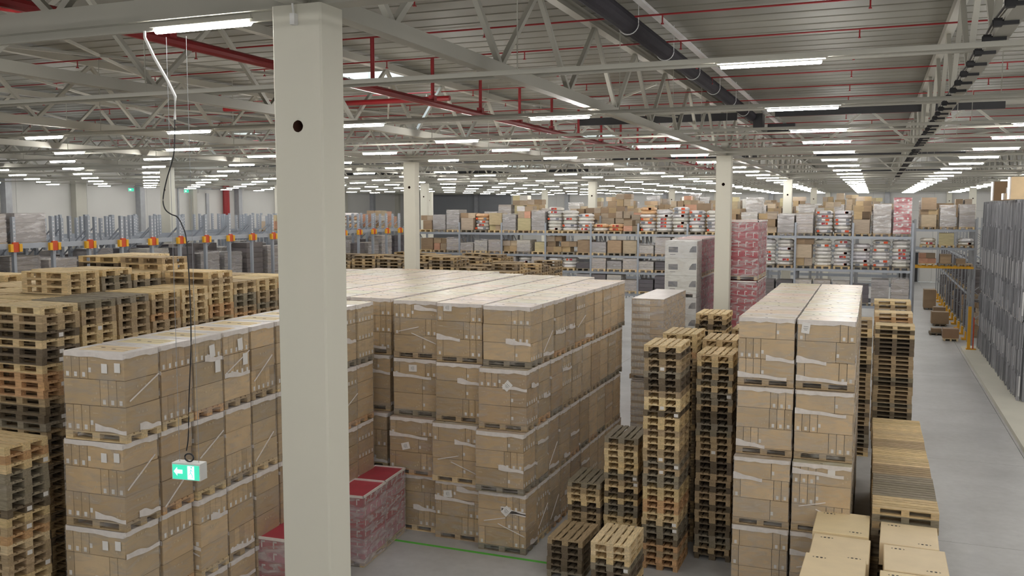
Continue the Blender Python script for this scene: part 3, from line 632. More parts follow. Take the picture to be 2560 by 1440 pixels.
# middle block
GM = 'wrapped carton pallets in the middle block'
cols = [(-7.27, 19.2, 10), (-8.57, 19.55, 11), (-9.86, 19.75, 11), (-11.27, 20.0, 11), (-12.55, 20.05, 12), (-13.85, 20.1, 12), (-15.15, 20.1, 12), (-16.45, 20.1, 12), (-17.75, 20.1, 11)]
hidm = MB()
for c_, (xr, y0, n) in enumerate(cols):
    for r_ in range(n):
        for l in range(4):
            x = xr - .6 + R.uniform(-.015, .015); y = y0 + .4 + r_ * .862
            vis_ = l == 3 or c_ == 0 or (r_ == 0 and c_ < 4)
            if not vis_:
                hidm.b2(x - .59, x + .59, y - .38 + .12, y + .395 + .1, l * 1.44, l * 1.44 + 1.43, 'card'); continue
            det = 2 if (r_ == 0 and c_ < 4) or (c_ == 0 and r_ < 6) else 1
            off = (.35, .1, -.1, 0)[3 - l] if c_ < 4 else .1
            if l == 3 and c_: off = .15
            t = load(x - (.05 if l < 3 and c_ < 2 else 0) * 0, y + off, l * 1.44, R.uniform(-.012, .012), f'brown wrapped carton pallet, {LY[l]} layer, middle block, {nth(c_ + 1)} column from right, {nth(r_ + 1)} back', GM, det, cov=2, seed=c_ * 50 + r_ * 4 + l, tint=(1.0, .96, .9) if c_ else None)
            if r_ == 0 and c_ == 0 and l in (0, 2): paper(t, .12, 1.05 if l == 2 else 1.0, 'a', math.radians(42))
            if r_ == 0 and c_ == 1 and l == 0: paper(t, -.25, 1.12, 'a', 1.45)
            if r_ == 0 and c_ == 1 and l == 3: paper(t, .0, 0, 'a') if 0 else None
            if r_ == 0 and c_ == 2 and l == 1: paper(t, -.15, .72, 'a', 1.3)
            if r_ == 0 and c_ == 2 and l == 2: paper(t, -.05, 1.2, 'a', 1.55)
            if r_ == 0 and c_ == 1 and l == 3: paper(t, -.3, 1.32, 'a', 1.57)
ob('covered_cartons', hidm, label='carton loads buried inside the middle block', cat='cartons', kind='stuff')
# right block
GR = 'wrapped carton pallets in the right block'; hidr = MB()
for c_, xr in enumerate((-.25, -1.47)):
    for r_ in range(11):
        for l in range(4):
            x = xr - .6 + R.uniform(-.006, .006); y = 19.3 + .4 + r_ * .865
            if not (l == 3 or r_ == 0 or (c_ == 0)): hidr.b2(-2.005 - .55, -2.005 + .55, y - .395, y + .395, l * 1.44, l * 1.44 + 1.43, 'card'); continue
            t = load(-.83 - 1.175 * c_ + R.uniform(-.006, .006), y + (.1, .0, -.25, -.3)[3 - l], l * 1.44, R.uniform(-.006, .006), f'light brown wrapped carton pallet, {LY[l]} layer, right block, {["right", "left"][c_]} column, {nth(r_ + 1)} back', GR, 2 if r_ == 0 else 1, cov=2, seed=900 + c_ * 50 + r_ * 4 + l, tint=(1.16, 1.14, 1.14))
            t.scale = (.945, 1, 1)
            if r_ == 0 and c_ == 0 and l == 3: paper(t, -.42, 1.26, 'a', .12)
            if r_ == 0 and c_ == 0 and l == 1: paper(t, .2, 1.28, 's', 1.57)
ob('covered_cartons', hidr, label='carton loads buried inside the right block', cat='cartons', kind='stuff')

# ---------------------------------------------------------------- red wrapped pallets by the middle
def red_load(x, y, z, rz, w_, d_, h, label, group, nx=4, ny=5, nz=6, m='redcard', film='filmheavy', col=(1, 1, 1), logos=True):
    t = thing('wrapped_red_load', (x, y, z), rz, label, 'pallet load', group)
    p_ = MB(); p_.box((0, 0, .135), (w_, d_, .02), 'wood')
    for sx in (-1, 0, 1):
        for sy in (-1, 0, 1): p_.box((sx * (w_ / 2 - .06), sy * (d_ / 2 - .07), .075), (.1, .14, .1), 'wood')
        p_.box((sx * (w_ / 2 - .06), 0, .012), (.1, d_, .022), 'wood')
    ob('pallet', p_, t, color=TONES['yellow'])
    hh = (h - .16) / nz
    b = MB(); b.box((0, 0, hh / 2), (w_ - .02, d_ - .02, hh - .008), m)
    if logos:
        for k in range(nx):
            xx = -w_ / 2 + w_ * (k + .5) / nx; b.box((xx - .03, -d_ / 2 + .008, hh * .45), (.025, .006, hh * .5), 'paper'); b.box((xx, -d_ / 2 + .008, hh * .72), (.08, .006, .03), 'paper')
        for k in range(ny):
            yy = -d_ / 2 + d_ * (k + .5) / ny
            for s in (-1, 1): b.box((s * (w_ / 2 - .008), yy - .03, hh * .45), (.006, .025, hh * .5), 'paper'); b.box((s * (w_ / 2 - .008), yy, hh * .72), (.006, .08, .03), 'paper')
    me = b.mesh('carton_layer')
    for k in range(nz): ob('carton_layer', me, t, (0, 0, .15 + k * hh), color=vary((1.3, 5, 4) if film == 'filmmilky' and k in (0, 1, 4) else col, .05))
    if film:
        f = wrapm(film, w_ / 2 + .012, d_ / 2 + .012, .03, h + .01); ob('stretch_film', f, t)
        e = MB()
        for s in (-1, 1): e.box((s * (w_ / 2 + .005), 0, h - .01), (.03, d_ + .04, .05), 'tape'); e.box((0, s * (d_ / 2 + .005), h - .01), (w_ + .04, .03, .05), 'tape')
        ob('film_edge', e, t)
    return t
gR = 'red wrapped pallets on the floor'
red_load(-10.82, 17.75, 0, .085, .8, 1.16, 1.62, 'low red pallet load in cloudy film, nearer one right of the big column', gR, 3, 4, 6, film='filmmilky')
red_load(-10.95, 18.95, 0, .085, .8, 1.16, 1.62, 'low red pallet load in cloudy film beside the green floor tape', gR, 3, 4, 6, film='filmmilky')
red_load(-10.7, 14.95, 0, .06, .8, 1.16, 1.6, 'low red pallet load in cloudy film just left of the big column', gR, 3, 4, 6, film='filmmilky')
# tall white carton stack and red carton stack behind
def white_load(x, y, z, label, h=2.05):
    t = thing('white_carton_load', (x, y, z), 0, label, 'pallet load', 'white carton stack'); w_, d_ = 1.16, 1.0
    p_ = MB(); p_.box((0, 0, .13), (w_, d_, .03), 'plug')
    for sx in (-1, 0, 1): p_.box((sx * (w_ / 2 - .07), 0, .06), (.12, d_, .12), 'plug')
    ob('pallet', p_, t); hh = (h - .16) / 3
    b = MB(); b.box((0, 0, hh / 2), (w_, d_, hh - .006), 'whitecard')
    b.box((-.28, -d_ / 2 - .001, hh * .5), (.34, .004, .2), 'picture')
    b.add([(.30, -d_ / 2 - .003, hh * .35), (.56, -d_ / 2 - .003, hh * .35), (.56, -d_ / 2 - .003, hh * .72), (.42, -d_ / 2 - .003, hh * .70), (.33, -d_ / 2 - .003, hh * .52)], [(0, 1, 2, 3, 4)], 'picture')
    b.box((-.3, -d_ / 2 - .001, hh * .22), (.2, .003, .02), 'picture'); me = b.mesh('carton_layer')
    for k in range(3): ob('carton_layer', me, t, (0, 0, .15 + k * hh), color=vary((1, 1, 1), .02))
    ob('stretch_film', wrapm('film', w_ / 2 + .01, d_ / 2 + .01, .03, h), t)
for l, z in enumerate((.7, 2.75, 4.8)): white_load(-6.5, 33.6, z, f'tall white wrapped carton load, {["lowest", "middle", "topmost"][l]} of the white stack left of the column')
b = MB(); b.box((-6.5, 33.6, .35), (1.16, 1.0, .7), 'card'); ob('plain_carton_stack', b, label='plain cartons under the white carton stack', cat='cartons')
for k in range(4):
    for l, z in enumerate((.0, 1.82, 3.42, 5.47)):
        red_load(-6.5 + (0 if 1 else 0), 34.72 + .98 * k, z, 0, 1.14, .96, [1.8, 1.58, 2.03, 2.05][l] - (.65 if l == 3 else 0), f'pinkish wrapped carton load behind the white stack, {nth(k + 1)} back, {LY[l]} layer', 'pink wrapped loads behind the white stack', 4, 3, 5 if l > 1 else 4, col=(1.15, 2.2, 2.2))
for k in range(3):
    for l, z in enumerate((0, 1.8, 3.6, 5.47)):
        red_load(-4.45, 33.75 + .98 * k, z, 0, 1.28, .96, [1.78, 1.78, 1.83, 2.1][l], f'bright red carton load right of the column, {nth(k + 1)} back, {LY[l]} layer', 'red carton stack right of the column', 5, 4, 6)
# striped wrapped stack
def striped(x, y, z, h, label):
    t = thing('striped_carton_load', (x, y, z), 0, label, 'pallet load', 'striped carton stack'); w_, d_ = 1.0, 1.15
    ob('pallet', WHOLEM, t, rz=PI / 2, color=TONES['brown']); n = int((h - .15) / .22); b = MB(); b.box((0, 0, .11), (w_, d_, .212), 'card')
    for k in range(12): b.box((-.46 + .047 * k, -d_ / 2 - .006, .12), (.024, .016, .13), 'paper')
    me = b.mesh('carton_layer')
    for k in range(n): ob('carton_layer', me, t, (0, 0, .15 + k * .22), color=(1.15, 1.2, 1.35))
    ob('stretch_film', wrapm('filmheavy', w_ / 2 + .01, d_ / 2 + .01, .03, h), t); e = MB(); e.box((0, 0, h), (w_ + .02, d_ + .02, .02), 'tape'); ob('film_cover', e, t)
for k in range(3):
    for l, (z, h) in enumerate(((0, 2.6), (2.62, 2.58))): striped(-6.5, 28.5 + 1.2 * k, z, h, f'grey-brown load with white striped cartons, {["lower", "upper"][l]}, {nth(k + 1)} back beside the middle block')
# flat cream cartons, lower right
def flat_carton(x, y, zt, w_, d_, label, rz=0, h=.42):
    t = thing('cream_carton', (x, y, zt - h), rz, label, 'carton', 'flat cream cartons at the lower right')
    b = MB(); c = .012; X, Y = w_ / 2, d_ / 2
    b.add([(-X, -Y, 0), (X, -Y, 0), (X, Y, 0), (-X, Y, 0), (-X, -Y, h - c), (X, -Y, h - c), (X, Y, h - c), (-X, Y, h - c), (-X + c, -Y + c, h), (X - c, -Y + c, h), (X - c, Y - c, h), (-X + c, Y - c, h)],
          [(0, 3, 2, 1), (0, 1, 5, 4), (1, 2, 6, 5), (2, 3, 7, 6), (3, 0, 4, 7), (4, 5, 9, 8), (5, 6, 10, 9), (6, 7, 11, 10), (7, 4, 8, 11), (8, 9, 10, 11)], 'cream'); ob('carton_body', b, t, color=vary((1, 1, 1), .03))
    for sx, sy in ((-1, 1), (1, -1)):
        p_ = MB(); cx, cy_ = sx * (X - .24), sy * (Y - .17); z = h + .0015
        for dx in (-.035, .035):
            for a, c2 in (((-.018, .02), (.018, -.02)), ((-.018, -.02), (.018, .02)), ((-.02, .0), (.02, .0)), ((0, .03), (0, -.03))): p_.bar((cx + dx + a[0], cy_ + a[1], z), (cx + dx + c2[0], cy_ + c2[1], z), .009, 'print', .002)
        for s in (-1, 1): p_.bar((cx + s * .085, cy_ + .025, z), (cx + s * .11, cy_, z), .006, 'print', .002); p_.bar((cx + s * .11, cy_, z), (cx + s * .085, cy_ - .025, z), .006, 'print', .002)
        ob('printed_mark', p_, t)
    return t
FC = [(.79, 18.25, 1.9, 1.0, 1.22, 'right column, farthest'), (.85, 16.95, 1.9, 1.02, 1.26, 'right column, middle'), (.80, 15.6, 1.9, 1.08, 1.3, 'right column, nearest'),
      (-.40, 18.5, 1.9, 1.0, 1.3, 'left column, farthest'), (-.39, 17.2, 1.86, 1.0, 1.24, 'left column, middle'), (-.46, 15.85, 1.95, 1.0, 1.3, 'left column, nearest')]
for x, y, zt, w_, d_, nm in FC:
    flat_carton(x, y, zt, w_, d_, f'flat cream carton with black printed marks, {nm}', R.uniform(-.03, .01))
    n = int((zt - .42) / PH); top = zt - .42
    for k in range(n):
        z = top - (k + 1) * PH
        HIDX = z
        if k < 2: pallet(x, y, z, R.uniform(-.02, .02), 'brown', 0, f'brown pallet, {nth(k + 1)} under the cream carton, {nm}', 'pallets under the cream cartons')
    b = MB(); b.b2(-.38, .38, -.55, .55, 0, top - 2 * PH, 'wood'); ob('pallet_plinth', b, None, (x, y, 0), color=TONES['dark'], label=f'dark stacked timber under the cream carton, {nm}', cat='timber stack')

# ================================================================ RACKS
def rack(name, label, X0, nb, bw, Y, levels, H, depth=1.1, beamcol='rack', rz=0, m='rack', org=None):
    t = thing('pallet_rack', org or (X0, Y, 0), rz, label, 'rack', 'pallet racks')
    f = MB()
    for yy in (0, depth): f.box((0, yy, H / 2), (.1, .09, H), m)
    z = .3; s = 0
    while z < H - .8: f.bar((0, 0 if s else depth, z), (0, depth if s else 0, z + .9), .04, m); z += .9; s = 1 - s
    fm = f.mesh('upright_frame')
    for k in range(nb + 1): ob('upright_frame', fm, t, (-k * bw, 0, 0))
    for k in range(nb):
        for lv in levels:
            z, bc = lv if isinstance(lv, tuple) else (lv, beamcol)
            key = (bw, bc); me = BEAM.get(key)
            if not me: b = MB(); b.box((0, 0, 0), (bw - .1, .05, .13), bc); me = BEAM[key] = b.mesh('beam')
            for yy in (0, depth): ob('beam', me, t, (-(k + .5) * bw, yy, z - .065))
    return t
BEAM = {}
PAL1 = MB(); PAL1.box((0, 0, .13), (.8, 1.2, .028), 'wood')
for sx in (-.35, 0, .35): PAL1.box((sx, 0, .06), (.1, 1.2, .118), 'wood')
PAL1 = PAL1.mesh('pallet')
def boxm(nm, w_, d_, h, m='plain', deco=None):
    b = MB(); b.box((0, 0, h / 2), (w_ - .01, d_, h - .008), m)
    if deco:
        q = random.Random(deco)
        for k in range(3): b.box((q.uniform(-w_ * .3, w_ * .3), -d_ / 2 - .003, q.uniform(.2, .8) * h), (q.uniform(.08, .2), .006, q.uniform(.05, .15)), q.choice(['orange', 'redcard', 'picture', 'paper', 'orange']))
    return b.mesh(nm)
LAY = {h: boxm('carton_layer', .82, 1.1, h) for h in (.15, .22, .3, .42)}
SINGLE = {k: boxm('carton', *k) for k in ((.4, .9, .4), (.6, .8, .55), (.5, .7, .3), (.8, 1.0, .7))}
def bagm(s):
    q = random.Random(s); b = MB(); n = 12; vs = []; H_ = .2
    for z, k in ((0, .9), (H_ * .35, 1.04), (H_ * .7, 1.0), (H_, .75)):
        for i in range(n):
            a = 2 * PI * i / n; c, s_ = math.cos(a), math.sin(a); e = 2.6; r = (abs(c) ** e + abs(s_) ** e) ** (-1 / e); vs.append((.42 * k * r * c + q.uniform(-.01, .01), .52 * k * r * s_, z + q.uniform(-.01, .01)))
    fs = [(j * n + i, j * n + (i + 1) % n, (j + 1) * n + (i + 1) % n, (j + 1) * n + i) for j in range(3) for i in range(n)] + [tuple(range(3 * n, 4 * n))]
    b.add(vs, fs, 'plain')
    for k in range(2): x = q.uniform(-.3, .25); b.box((x, -.52, H_ * .5), (q.uniform(.1, .22), .03, .11), q.choice(['orange', 'redcard', 'orange', 'picture']))
    return b.mesh('bag')
BAGS = [bagm(s) for s in range(5)]
FILMB = {}
def rload(x, y, z, kind, h, label, group, rz=0):
    q = random.Random(int(x * 91) + int(y * 53) + int(z * 37)); t = thing('racked_load', (x, y, z), rz, label, 'pallet load', group)
    ob('pallet', PAL1, t, color=vary(TONES[q.choice(['yellow', 'brown', 'grey'])])); zz = .145
    pal = {'grey': [(.40, .36, .33), (.48, .43, .39), (.34, .32, .31), (.5, .47, .43)], 'brown': [(.36, .25, .15), (.44, .32, .18), (.30, .21, .13), (.42, .34, .26), (.5, .4, .28)], 'white': [(.74, .73, .72), (.7, .68, .70), (.72, .7, .65)], 'orange': [(.72, .68, .62), (.72, .45, .25), (.75, .72, .7)], 'red': [(.45, .05, .07)], 'mixed': [(.5, .4, .25), (.6, .58, .55), (.55, .3, .2), (.35, .26, .17), (.55, .48, .28), (.45, .35, .25)], 'dark': [(.12, .11, .12), (.17, .15, .15)]}[kind]
    if kind in ('grey', 'red', 'dark'):
        c = q.choice(pal); lh = q.choice([.22, .3, .15]) if kind != 'red' else .3
        while zz < h - lh * .5: ob('carton_layer', LAY[lh], t, (q.uniform(-.012, .012), 0, zz), color=vary(c, .1)); zz += lh
        if kind == 'red':
            p_ = MB()
            for a in range(3):
                for r_ in range(int(h / .3)): p_.box((-.25 + .25 * a, -.556, .3 + .3 * r_), (.09, .006, .09), 'paper')
            ob('white_logos', p_, t)
    elif kind in ('white', 'orange'):
        while zz < h - .1: ob('bag', q.choice(BAGS), t, (q.uniform(-.02, .02), 0, zz), color=vary(q.choice(pal), .05), rz=q.choice([0, PI])); zz += .19
    else:
        while zz < h - .15:
            k = q.choice(list(SINGLE)); w_ = k[0]
            if zz + k[2] > h + .1: k = (.5, .7, .3)
            n = 2 if k[0] <= .5 else 1
            for i in range(n):
                if n == 2 and i and q.random() < .15: continue
                ob('carton', SINGLE[k], t, ((i - .5) * .43 * (n - 1) + q.uniform(-.03, .03), q.uniform(-.05, .05), zz), color=vary(q.choice(pal), .12), rz=q.uniform(-.06, .06))
            zz += k[2]
    if kind in ('grey', 'red') :
        key = round(h, 1)
        if key not in FILMB: FILMB[key] = wrapm('filmheavy', .42, .57, .02, key + .02)
        ob('stretch_film', FILMB[key], t)
    return t
DS = {'grey': 'grey wrapped load', 'brown': 'brown cartons', 'white': 'white printed bags', 'orange': 'white and orange bags', 'red': 'red cartons with white logos', 'mixed': 'mixed coloured cartons', 'dark': 'dark wrapped load'}
def lab(kind, lvl, n, rk): return f'{DS[kind]}, {lvl}, {nth(n)} from the right, {rk}'
# R1: right part (three bays) and centre part
rack('pallet_rack', 'grey pallet rack with three tall bays left of the far aisle', 1.8, 3, 2.79, 49.5, [3.1, 4.93, 6.62], 7.3)
rack('pallet_rack', 'grey pallet rack with narrow levels in the centre, behind the white stack', -6.67, 7, 2.72, 49.55, [3.3, 4.5, 5.4, 6.62], 7.2)
seq = {6.62: (['red', 'grey', 'brown', 'white', 'white', 'grey', 'grey', 'brown', 'grey'], [1.85, 1.6, 1.5, 1.2, 1.25, 1.15, 1.1, 1.15, 1.2]), 4.93: (['white'] * 5 + ['brown'] + ['white'] * 3, [1.4, 1.45, 1.35, 1.4, 1.4, 1.5, 1.4, 1.45, 1.3]), 3.1: (['grey', 'grey', 'dark', 'grey', 'grey', 'grey', 'dark', 'dark', 'grey'], [1.35, 1.3, 1.1, 1.2, 1.2, 1.25, 1.2, 1.2, 1.2])}
gk = 'loads in the tall-bay rack'
for z, (ks, hs) in seq.items():
    for i in range(9): rload(1.8 - .5 - .93 * i, 50.1, z, ks[i], hs[i], lab(ks[i], {6.62: 'top level', 4.93: 'middle level', 3.1: 'lower level'}[z], i + 1, 'the tall-bay rack'), gk)
q = random.Random(5); gk = 'loads in the centre rack'
tops_ = ['brown', 'white', 'white', 'white', 'white', 'orange', 'mixed', 'orange', 'orange', 'white', 'white', 'white', 'grey', 'mixed', 'grey', 'mixed', 'orange', 'brown', 'grey', 'grey', 'brown']
for z, nm, kk, hh in ((6.62, 'top level', None, None), (5.4, 'third level', ['grey', 'brown', 'grey', 'mixed'], (.6, .95)), (4.5, 'second level', ['grey', 'grey', 'white', 'dark'], (.5, .75)), (3.3, 'lower level', ['grey', 'dark'], (.7, 1.0))):
    for i in range(21):
        if z == 3.3 and i > 9: continue
        kind = tops_[i] if z > 6 else q.choice(kk); h = (.6 if kind in ('mixed', 'orange') and 5 < i < 9 else q.uniform(1.0, 1.45)) if z > 6 else q.uniform(*hh)
        rload(-6.67 - .46 - .905 * i, 50.1, z, kind, h, lab(kind, nm, i + 1, 'the centre rack'), gk)
# rows behind, only their tops show
for rr, (Y, z0, h0, h1, x1, n, rk) in enumerate([(52.1, 6.62, 1.5, 2.15, 1.2, 26, 'the second rack row'), (63, 6.75, 1.6, 2.2, 1.2, 24, 'the third rack row'), (71.5, 6.8, 1.6, 2.3, 1.2, 26, 'the fourth rack row'), (80.5, 6.9, 1.7, 2.4, 1.0, 26, 'the farthest rack row')]):
    nb = math.ceil(n / 3); rack('pallet_rack', f'grey pallet rack behind, {rk[4:]} seen from the camera', x1 + .5, nb, 2.76, Y - .55, [3.2, 5.0, z0], 7.6, m='rackd')
    for i in range(n):
        kind = q.choice(['brown', 'brown', 'grey', 'mixed', 'brown'] if rr else ['grey', 'brown', 'brown', 'mixed', 'grey'])
        rload(x1 - .92 * i, Y, z0, kind, q.choice([q.uniform(h0 - .25, h1), q.uniform(h0 - .5, h0)]), lab(kind, 'top level', i + 1, rk), f'loads on top of {rk}')
# tunnel rack over the aisle
rack('pallet_rack', 'grey pallet rack bridging the far aisle with yellow lower beams', 5.45, 1, 3.2, 58.5, [(4.68, 'yellow'), 5.76, 6.82], 7.4, m='rackd')
g = 'goods on the bridge rack'
for z, ks, hs in ((6.82, ['grey', 'grey', 'brown'], (1.4, 1.35, 1.75)), (5.76, ['white', 'mixed', 'orange'], (.6, .75, .6)), (4.68, ['brown', 'brown', 'mixed'], (.45, .7, .6))):
    for i in range(3): rload(4.95 - 1.0 * i, 59.05, z, ks[i], hs[i], lab(ks[i], {6.82: 'top level', 5.76: 'middle level', 4.68: 'lowest level'}[z], i + 1, 'the bridge rack over the aisle'), g)
rack('pallet_rack', 'second grey bridge rack over the aisle behind the yellow one', 5.45, 1, 3.2, 61.0, [6.8], 7.3, m='rackd')
for i, (x, y, kind, h) in enumerate([(4.95, 61.55, 'brown', 1.9), (3.95, 61.55, 'brown', 1.6), (2.95, 61.55, 'grey', 1.7)]): rload(x, y, 6.8, kind, h, f'tall {DS[kind]} on the second bridge rack, {nth(i + 1)} from the right', 'tall goods behind the bridge rack')
t = rack('pallet_rack', 'long dark grey rack row lining the right side of the far aisle', 0, 13, 2.7, 0, [2.6, 4.7, 6.7], 7.4, rz=-PI / 2, m='rackd', org=(5.75, 62.0, 0))
for k in range(13):
    b = MB(); b.box((0, 0, .25), (.12, .5, .5), 'yellow'); b.box((-.1, 0, .05), (.3, .6, .1), 'yellow'); ob('rack_guard', b, None, (5.45, 62.0 + 2.7 * k, 0), label=f'yellow upright guard at the rack foot, {nth(k + 1)} along the far aisle', cat='guard', group='yellow rack guards')
for k in range(12):
    rload(6.4, 63.4 + 2.7 * k, 0 + .0, 'dark' if k % 3 else 'brown', 2.0, f'{["brown cartons", "dark wrapped load"][k % 3 > 0]} at floor level beside the far aisle, {nth(k + 1)} back', 'floor loads along the far aisle', PI / 2)
    rload(6.4, 63.4 + 2.7 * k, 2.6, 'dark', 1.7, f'dark wrapped load on the first level beside the far aisle, {nth(k + 1)} back', 'first level loads along the far aisle', PI / 2)
for i, (x, y, d) in enumerate([(4.55, 61.5, (.9, .8, .7)), (4.4, 69, (1.1, .9, 1.0)), (4.5, 71.5, (.8, .8, 1.1)), (3.9, 64.0, (.6, .6, .3)), (4.3, 80, (.9, 1.2, 1.8))]):
    t = thing('floor_carton', (x, y, 0), 0, ['brown carton on a pallet by the yellow post', 'wide brown carton standing in the far aisle', 'tall brown carton behind the wide one', 'small dark carton lying in the aisle', 'dark carton pile deep in the aisle'][i], 'carton', 'cartons left in the far aisle')
    ob('pallet', PAL1, t, color=TONES['pale'] if i == 0 else TONES['dark']); b = MB(); b.box((0, 0, .15 + d[2] / 2 * .8), (d[0], d[1], d[2] * .8), 'card'); ob('carton_body', b, t, color=(.55, .5, .5) if i else (.6, .5, .5)); f_ = MB(); f_.box((0, 0, .155 + d[2] * .8), (d[0] * .9, .06, .01), 'tape'); ob('packing_tape', f_, t)
t = thing('metal_door', (3.6, YB - .08, 0), 0, 'dark door at the end of the far aisle', 'door'); b = MB(); b.box((0, 0, 1.6), (2.0, .08, 3.2), 'black'); ob('door_leaf', b, t); b = MB(); b.box((-1.05, 0, 1.6), (.1, .12, 3.3), 'rackd'); b.box((1.05, 0, 1.6), (.1, .12, 3.3), 'rackd'); b.box((0, 0, 3.28), (2.2, .12, .1), 'rackd'); ob('door_frame', b, t)
# left drive-in rack
t = thing('drive_in_rack', (-24.5, 18.95, 0), 0, 'blue-grey drive-in rack with orange brackets at the left', 'rack'); NL = 20; LP = 1.44
ups = MB(); ups.box((0, 0, 3.88), (.11, .1, 7.76), 'rack'); 
for z in np.arange(7.0, 7.7, .12): ups.box((.057, 0, z), (.003, .05, .03), 'galvl')
ups = ups.mesh('upright'); brk = MB(); brk.box((.08, 0, 0), (.06, .2, .30), 'orange'); brk.box((.08, -.16, -.02), (.1, .1, .24), 'yellow'); brk.box((.08, .16, -.02), (.1, .1, .24), 'yellow'); brk = brk.mesh('bracket')
bm = MB(); bm.box((0, LP / 2, 0), (.07, LP - .12, .16), 'rack'); bm = bm.mesh('beam'); rl = MB(); rl.box((-5, .14, 0), (10, .1, .05), 'rack'); rl.box((-5, -.14, 0), (10, .1, .05), 'rack'); rl = rl.mesh('rail')
db = MB(); db.bar((0, 0, 7.4), (-1.2, 0, 6.4), .035, 'rack'); db.bar((-2.4, 0, 6.4), (-1.2, 0, 7.4), .035, 'rack'); db = db.mesh('brace')
for k in range(NL):
    y = k * LP
    for d, x in enumerate((0, -1.2, -2.4, -3.6, -4.9, -6.2, -7.6, -9.2)): ob('upright', ups, t, (x, y, (R.uniform(-.1, .02) if d else 0)))
    ob('bracket', brk, t, (0, y, 6.83)); ob('rail', rl, t, (0, y, 6.80)); ob('rail', rl, t, (0, y, 4.85)); ob('brace', db, t, (0, y, 0)); 
    if k < NL - 1:
        for x in (0, -2.4, -4.9, -7.6): ob('beam', bm, t, (x, y, 6.86))
for k in range(NL - 1):
    for d in range(3):
        kd = 'grey' if (k + d) % 3 else 'dark'; h = 1.28 + .12 * ((k * 7 + d * 3) % 4)
        rload(-25.3 - 1.3 * d, 18.95 + (k + .5) * LP, 4.88, kd, h, f'{DS[kd]} below the orange brackets, lane {nth(k + 1)} from left, {nth(d + 1)} deep', 'loads inside the drive-in rack', PI / 2 if 0 else 0)
for k, y in enumerate((19.67, 21.11)): rload(-25.0, y, 6.83, 'grey', .98, ['grey wrapped load on the rack top at the left picture edge', 'grey wrapped load on the rack top beside the bare uprights'][k], 'loads on top of the drive-in rack', 0)
for k in range(7, 16, 1):
    kd = q.choice(['mixed', 'orange', 'white']); rload(-27.5, 39 + (k - 8) * LP, 6.86, kd, .9, f'{DS[kd]} on the drive-in rack, {nth(k - 6)} right of the big column', 'coloured loads on the far drive-in rack')
# left wall details
for k, y in enumerate(np.arange(46, 108, 6.2)):
    b = MB(); b.box((0, 0, 5.4), (.5, .5 if k != 1 else 1.0, 10.8), 'steel' if k % 2 else 'rackd'); ob('wall_pilaster', b, None, (XL + .26, float(y) + (5 if k == 0 else 0) * 0, 0), label=f'grey pilaster on the left wall, {nth(k + 1)} from the left', cat='pilaster', group='left wall pilasters')
for k, x in enumerate(np.arange(7.45, -50, -6.2)):
    b = MB(); b.box((0, 0, 5.6), (.5, .4, 11.2), 'rackd'); ob('wall_pilaster', b, None, (float(x) - 3.1 * 0, YB - .25, 0), label=f'grey pilaster on the far end wall, {nth(k + 1)} from the right', cat='pilaster', group='end wall pilasters') if k % 2 else None
for k, y in enumerate((57.6, 64.0)):
    t = thing('wall_exit_sign', (XL + .06, y, 9.55), 0, ['small green exit sign on the left wall, left one', 'small green exit sign on the left wall beside the tall gate'][k], 'exit sign', 'wall exit signs'); b = MB(); b.box((0, 0, 0), (.1, .62, .3), 'plug'); ob('housing', b, t); b = MB(); b.box((.055, 0, 0), (.01, .58, .24), 'signg'); ob('green_panel', b, t); b = MB(); b.box((.062, -.1, 0), (.004, .2, .1), 'signw'); ob('arrow', b, t)
t = thing('tall_gate', (XL + .05, 66, 0), 0, 'tall pale gate frame with a dark post in the left wall', 'gate'); b = MB(); b.box((0, -3.0, 4.9), (.1, .12, 9.8), 'rackd'); b.box((0, 3.0, 4.9), (.1, .12, 9.8), 'rackd'); b.box((0, 0, 9.8), (.1, 6.1, .14), 'rackd'); ob('gate_frame', b, t); b = MB(); b.box((0, 0, 4.7), (.06, 5.8, 9.4), 'wall'); ob('gate_leaf', b, t); b = MB(); b.box((.1, .6, 4.7), (.12, .35, 9.4), 'rackd'); ob('dark_post', b, t)
# far right: kerb, yellow post, stored steel profiles
b = MB(); P_ = [(4.82, 30), (5.9, 30), (5.9, 57.6)] + [(5.36 + .54 * math.cos(a), 57.6 + .5 * math.sin(a)) for a in np.linspace(0, PI, 8)] + [(4.82, 57.6)]
n = len(P_); b.add([(x, y, 0) for x, y in P_] + [(x, y, .16) for x, y in P_], [(i, (i + 1) % n, n + (i + 1) % n, n + i) for i in range(n)] + [tuple(range(n, 2 * n))], 'conc'); ob('kerb', b, label='pale concrete kerb with a rounded end beside the right aisle', kind='structure')
t = thing('guard_post', (5.25, 56.6, .16), 0, 'tall orange-yellow steel guard post on the kerb end', 'guard post'); b = MB(); b.box((-.12, 0, 1.2), (.16, .12, 2.4), 'yellow'); b.box((.1, 0, .9), (.05, .2, 1.8), 'orange'); ob('post', b, t); b = MB(); b.box((0, 0, .02), (.5, .4, .04), 'yellow'); ob('base_plate', b, t)
prf = []
for s in range(3):
    b = MB(); qq = random.Random(s); ti = qq.uniform(.03, .08); b.box((0, 0, .72), (.05, .07, 1.5), 'galv', rx=ti); b.box((-.045 - .02 * s, .0, .72), (.05, .012, 1.46), 'galv', rx=ti); prf.append(b.mesh('profile'))
b = MB(); b.box((-.05, 0, .72), (.06, .045, 1.2), 'galvl', rx=.05); prw = b.mesh('highlight_profile'); b = MB(); b.box((-.05, 0, 0), (.03, .09, .75), 'paper', rx=.03); capm = b.mesh('end_cap')  # paler profile: white highlights on the steel, put into the colour
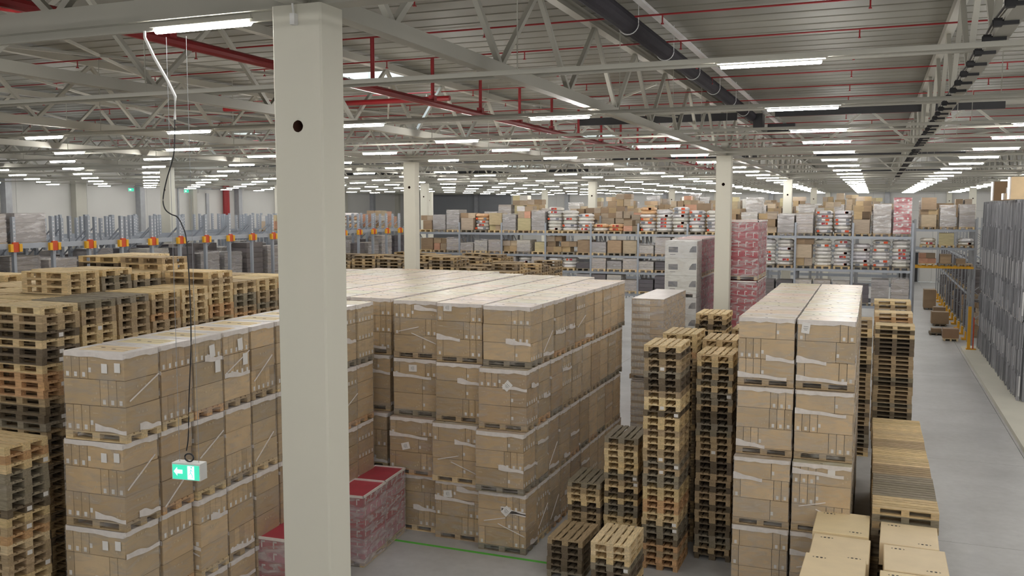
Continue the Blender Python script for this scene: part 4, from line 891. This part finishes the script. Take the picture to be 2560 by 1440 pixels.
for tr, (zb, zt) in enumerate(((.17, 3.42), (3.46, 8.4))):
    nrow = 3 if tr == 0 else 4; hz = (zt - zb - .1) / nrow
    for k in range(27):
        y = 42.0 + .58 * k; t = thing('profile_bundle', (5.75, y, zb), 0, f'upright bundle of grey steel profiles, {["lower", "upper"][tr]} tier, {nth(k + 1)} from the near end', 'steel profiles', 'stored steel profiles on the kerb')
        for r_ in range(nrow):
            for c_ in range(4):
                R2 = (k * 5 + r_ * 3 + c_) % 5 == 0
                o = ob('profile', prw if R2 else prf[(k + r_ + c_) % 3], t, (-.03 * ((r_ + c_) % 2), -.22 + .145 * c_, r_ * hz + (0 if (c_ + k) % 2 else .12)), color=(1, 1, 1)); o.scale = (1, 1, hz / 1.5)
        bb = MB() if k == 0 and tr == 0 else None
        if tr == 1: ob('end_cap', capm, t, (0, .05, .1))
        if tr == 0: back = ob('backing_rail', BACKM if k else (globals().__setitem__('BACKM', (lambda m_: (m_.box((.22, 0, 1.6), (.3, .58, 3.2), 'rackd'), m_.mesh('backing_rail'))[1])(MB())) or BACKM), t)
        else: ob('backing_rail', BACKM2 if k else (globals().__setitem__('BACKM2', (lambda m_: (m_.box((.22, 0, 2.45), (.3, .58, 4.9), 'rackd'), m_.mesh('backing_rail'))[1])(MB())) or BACKM2), t)
for i, (x, y, d, c) in enumerate([(6.1, 52.5, (1.1, 1.1, .95), (.5, .42, .38)), (6.0, 45.0, (1.2, 1.2, .95), (1.5, 1.5, 1.5)), (6.0, 48.3, (.9, .9, .3), (1.5, 1.6, 1.9))]):
    t = thing('carton_on_profiles', (x, y, 8.42), 0, ['brown carton with a white sheet on top of the steel profiles', 'pale wrapped carton at the right edge on the steel profiles', 'low pale carton between the two on the profiles'][i], 'carton', 'cartons on the steel profiles')
    b = MB(); b.box((0, 0, d[2] / 2), d, 'card'); ob('carton_body', b, t, color=c); b = MB(); b.box((.15, -d[1] / 2 - .004, d[2] * .5), (.3, .006, .35), 'paper'); ob('paper_sheet', b, t)
    b = MB(); b.box((-d[0] / 2 - .02, -.2, d[2] * .5), (.06, .7, d[2]), 'tape'); ob('loose_film', b, t)
for k in range(5):
    rload(8.2, 37.5 + .0 * k, 0 + 1.5 * k, 'brown', 1.3, f'brown cartons beyond the end of the steel profiles, {nth(k + 1)} from the floor', 'cartons beyond the steel profiles') if 0 else None
print('pallet things', NP, 'objects', len(bpy.data.objects))
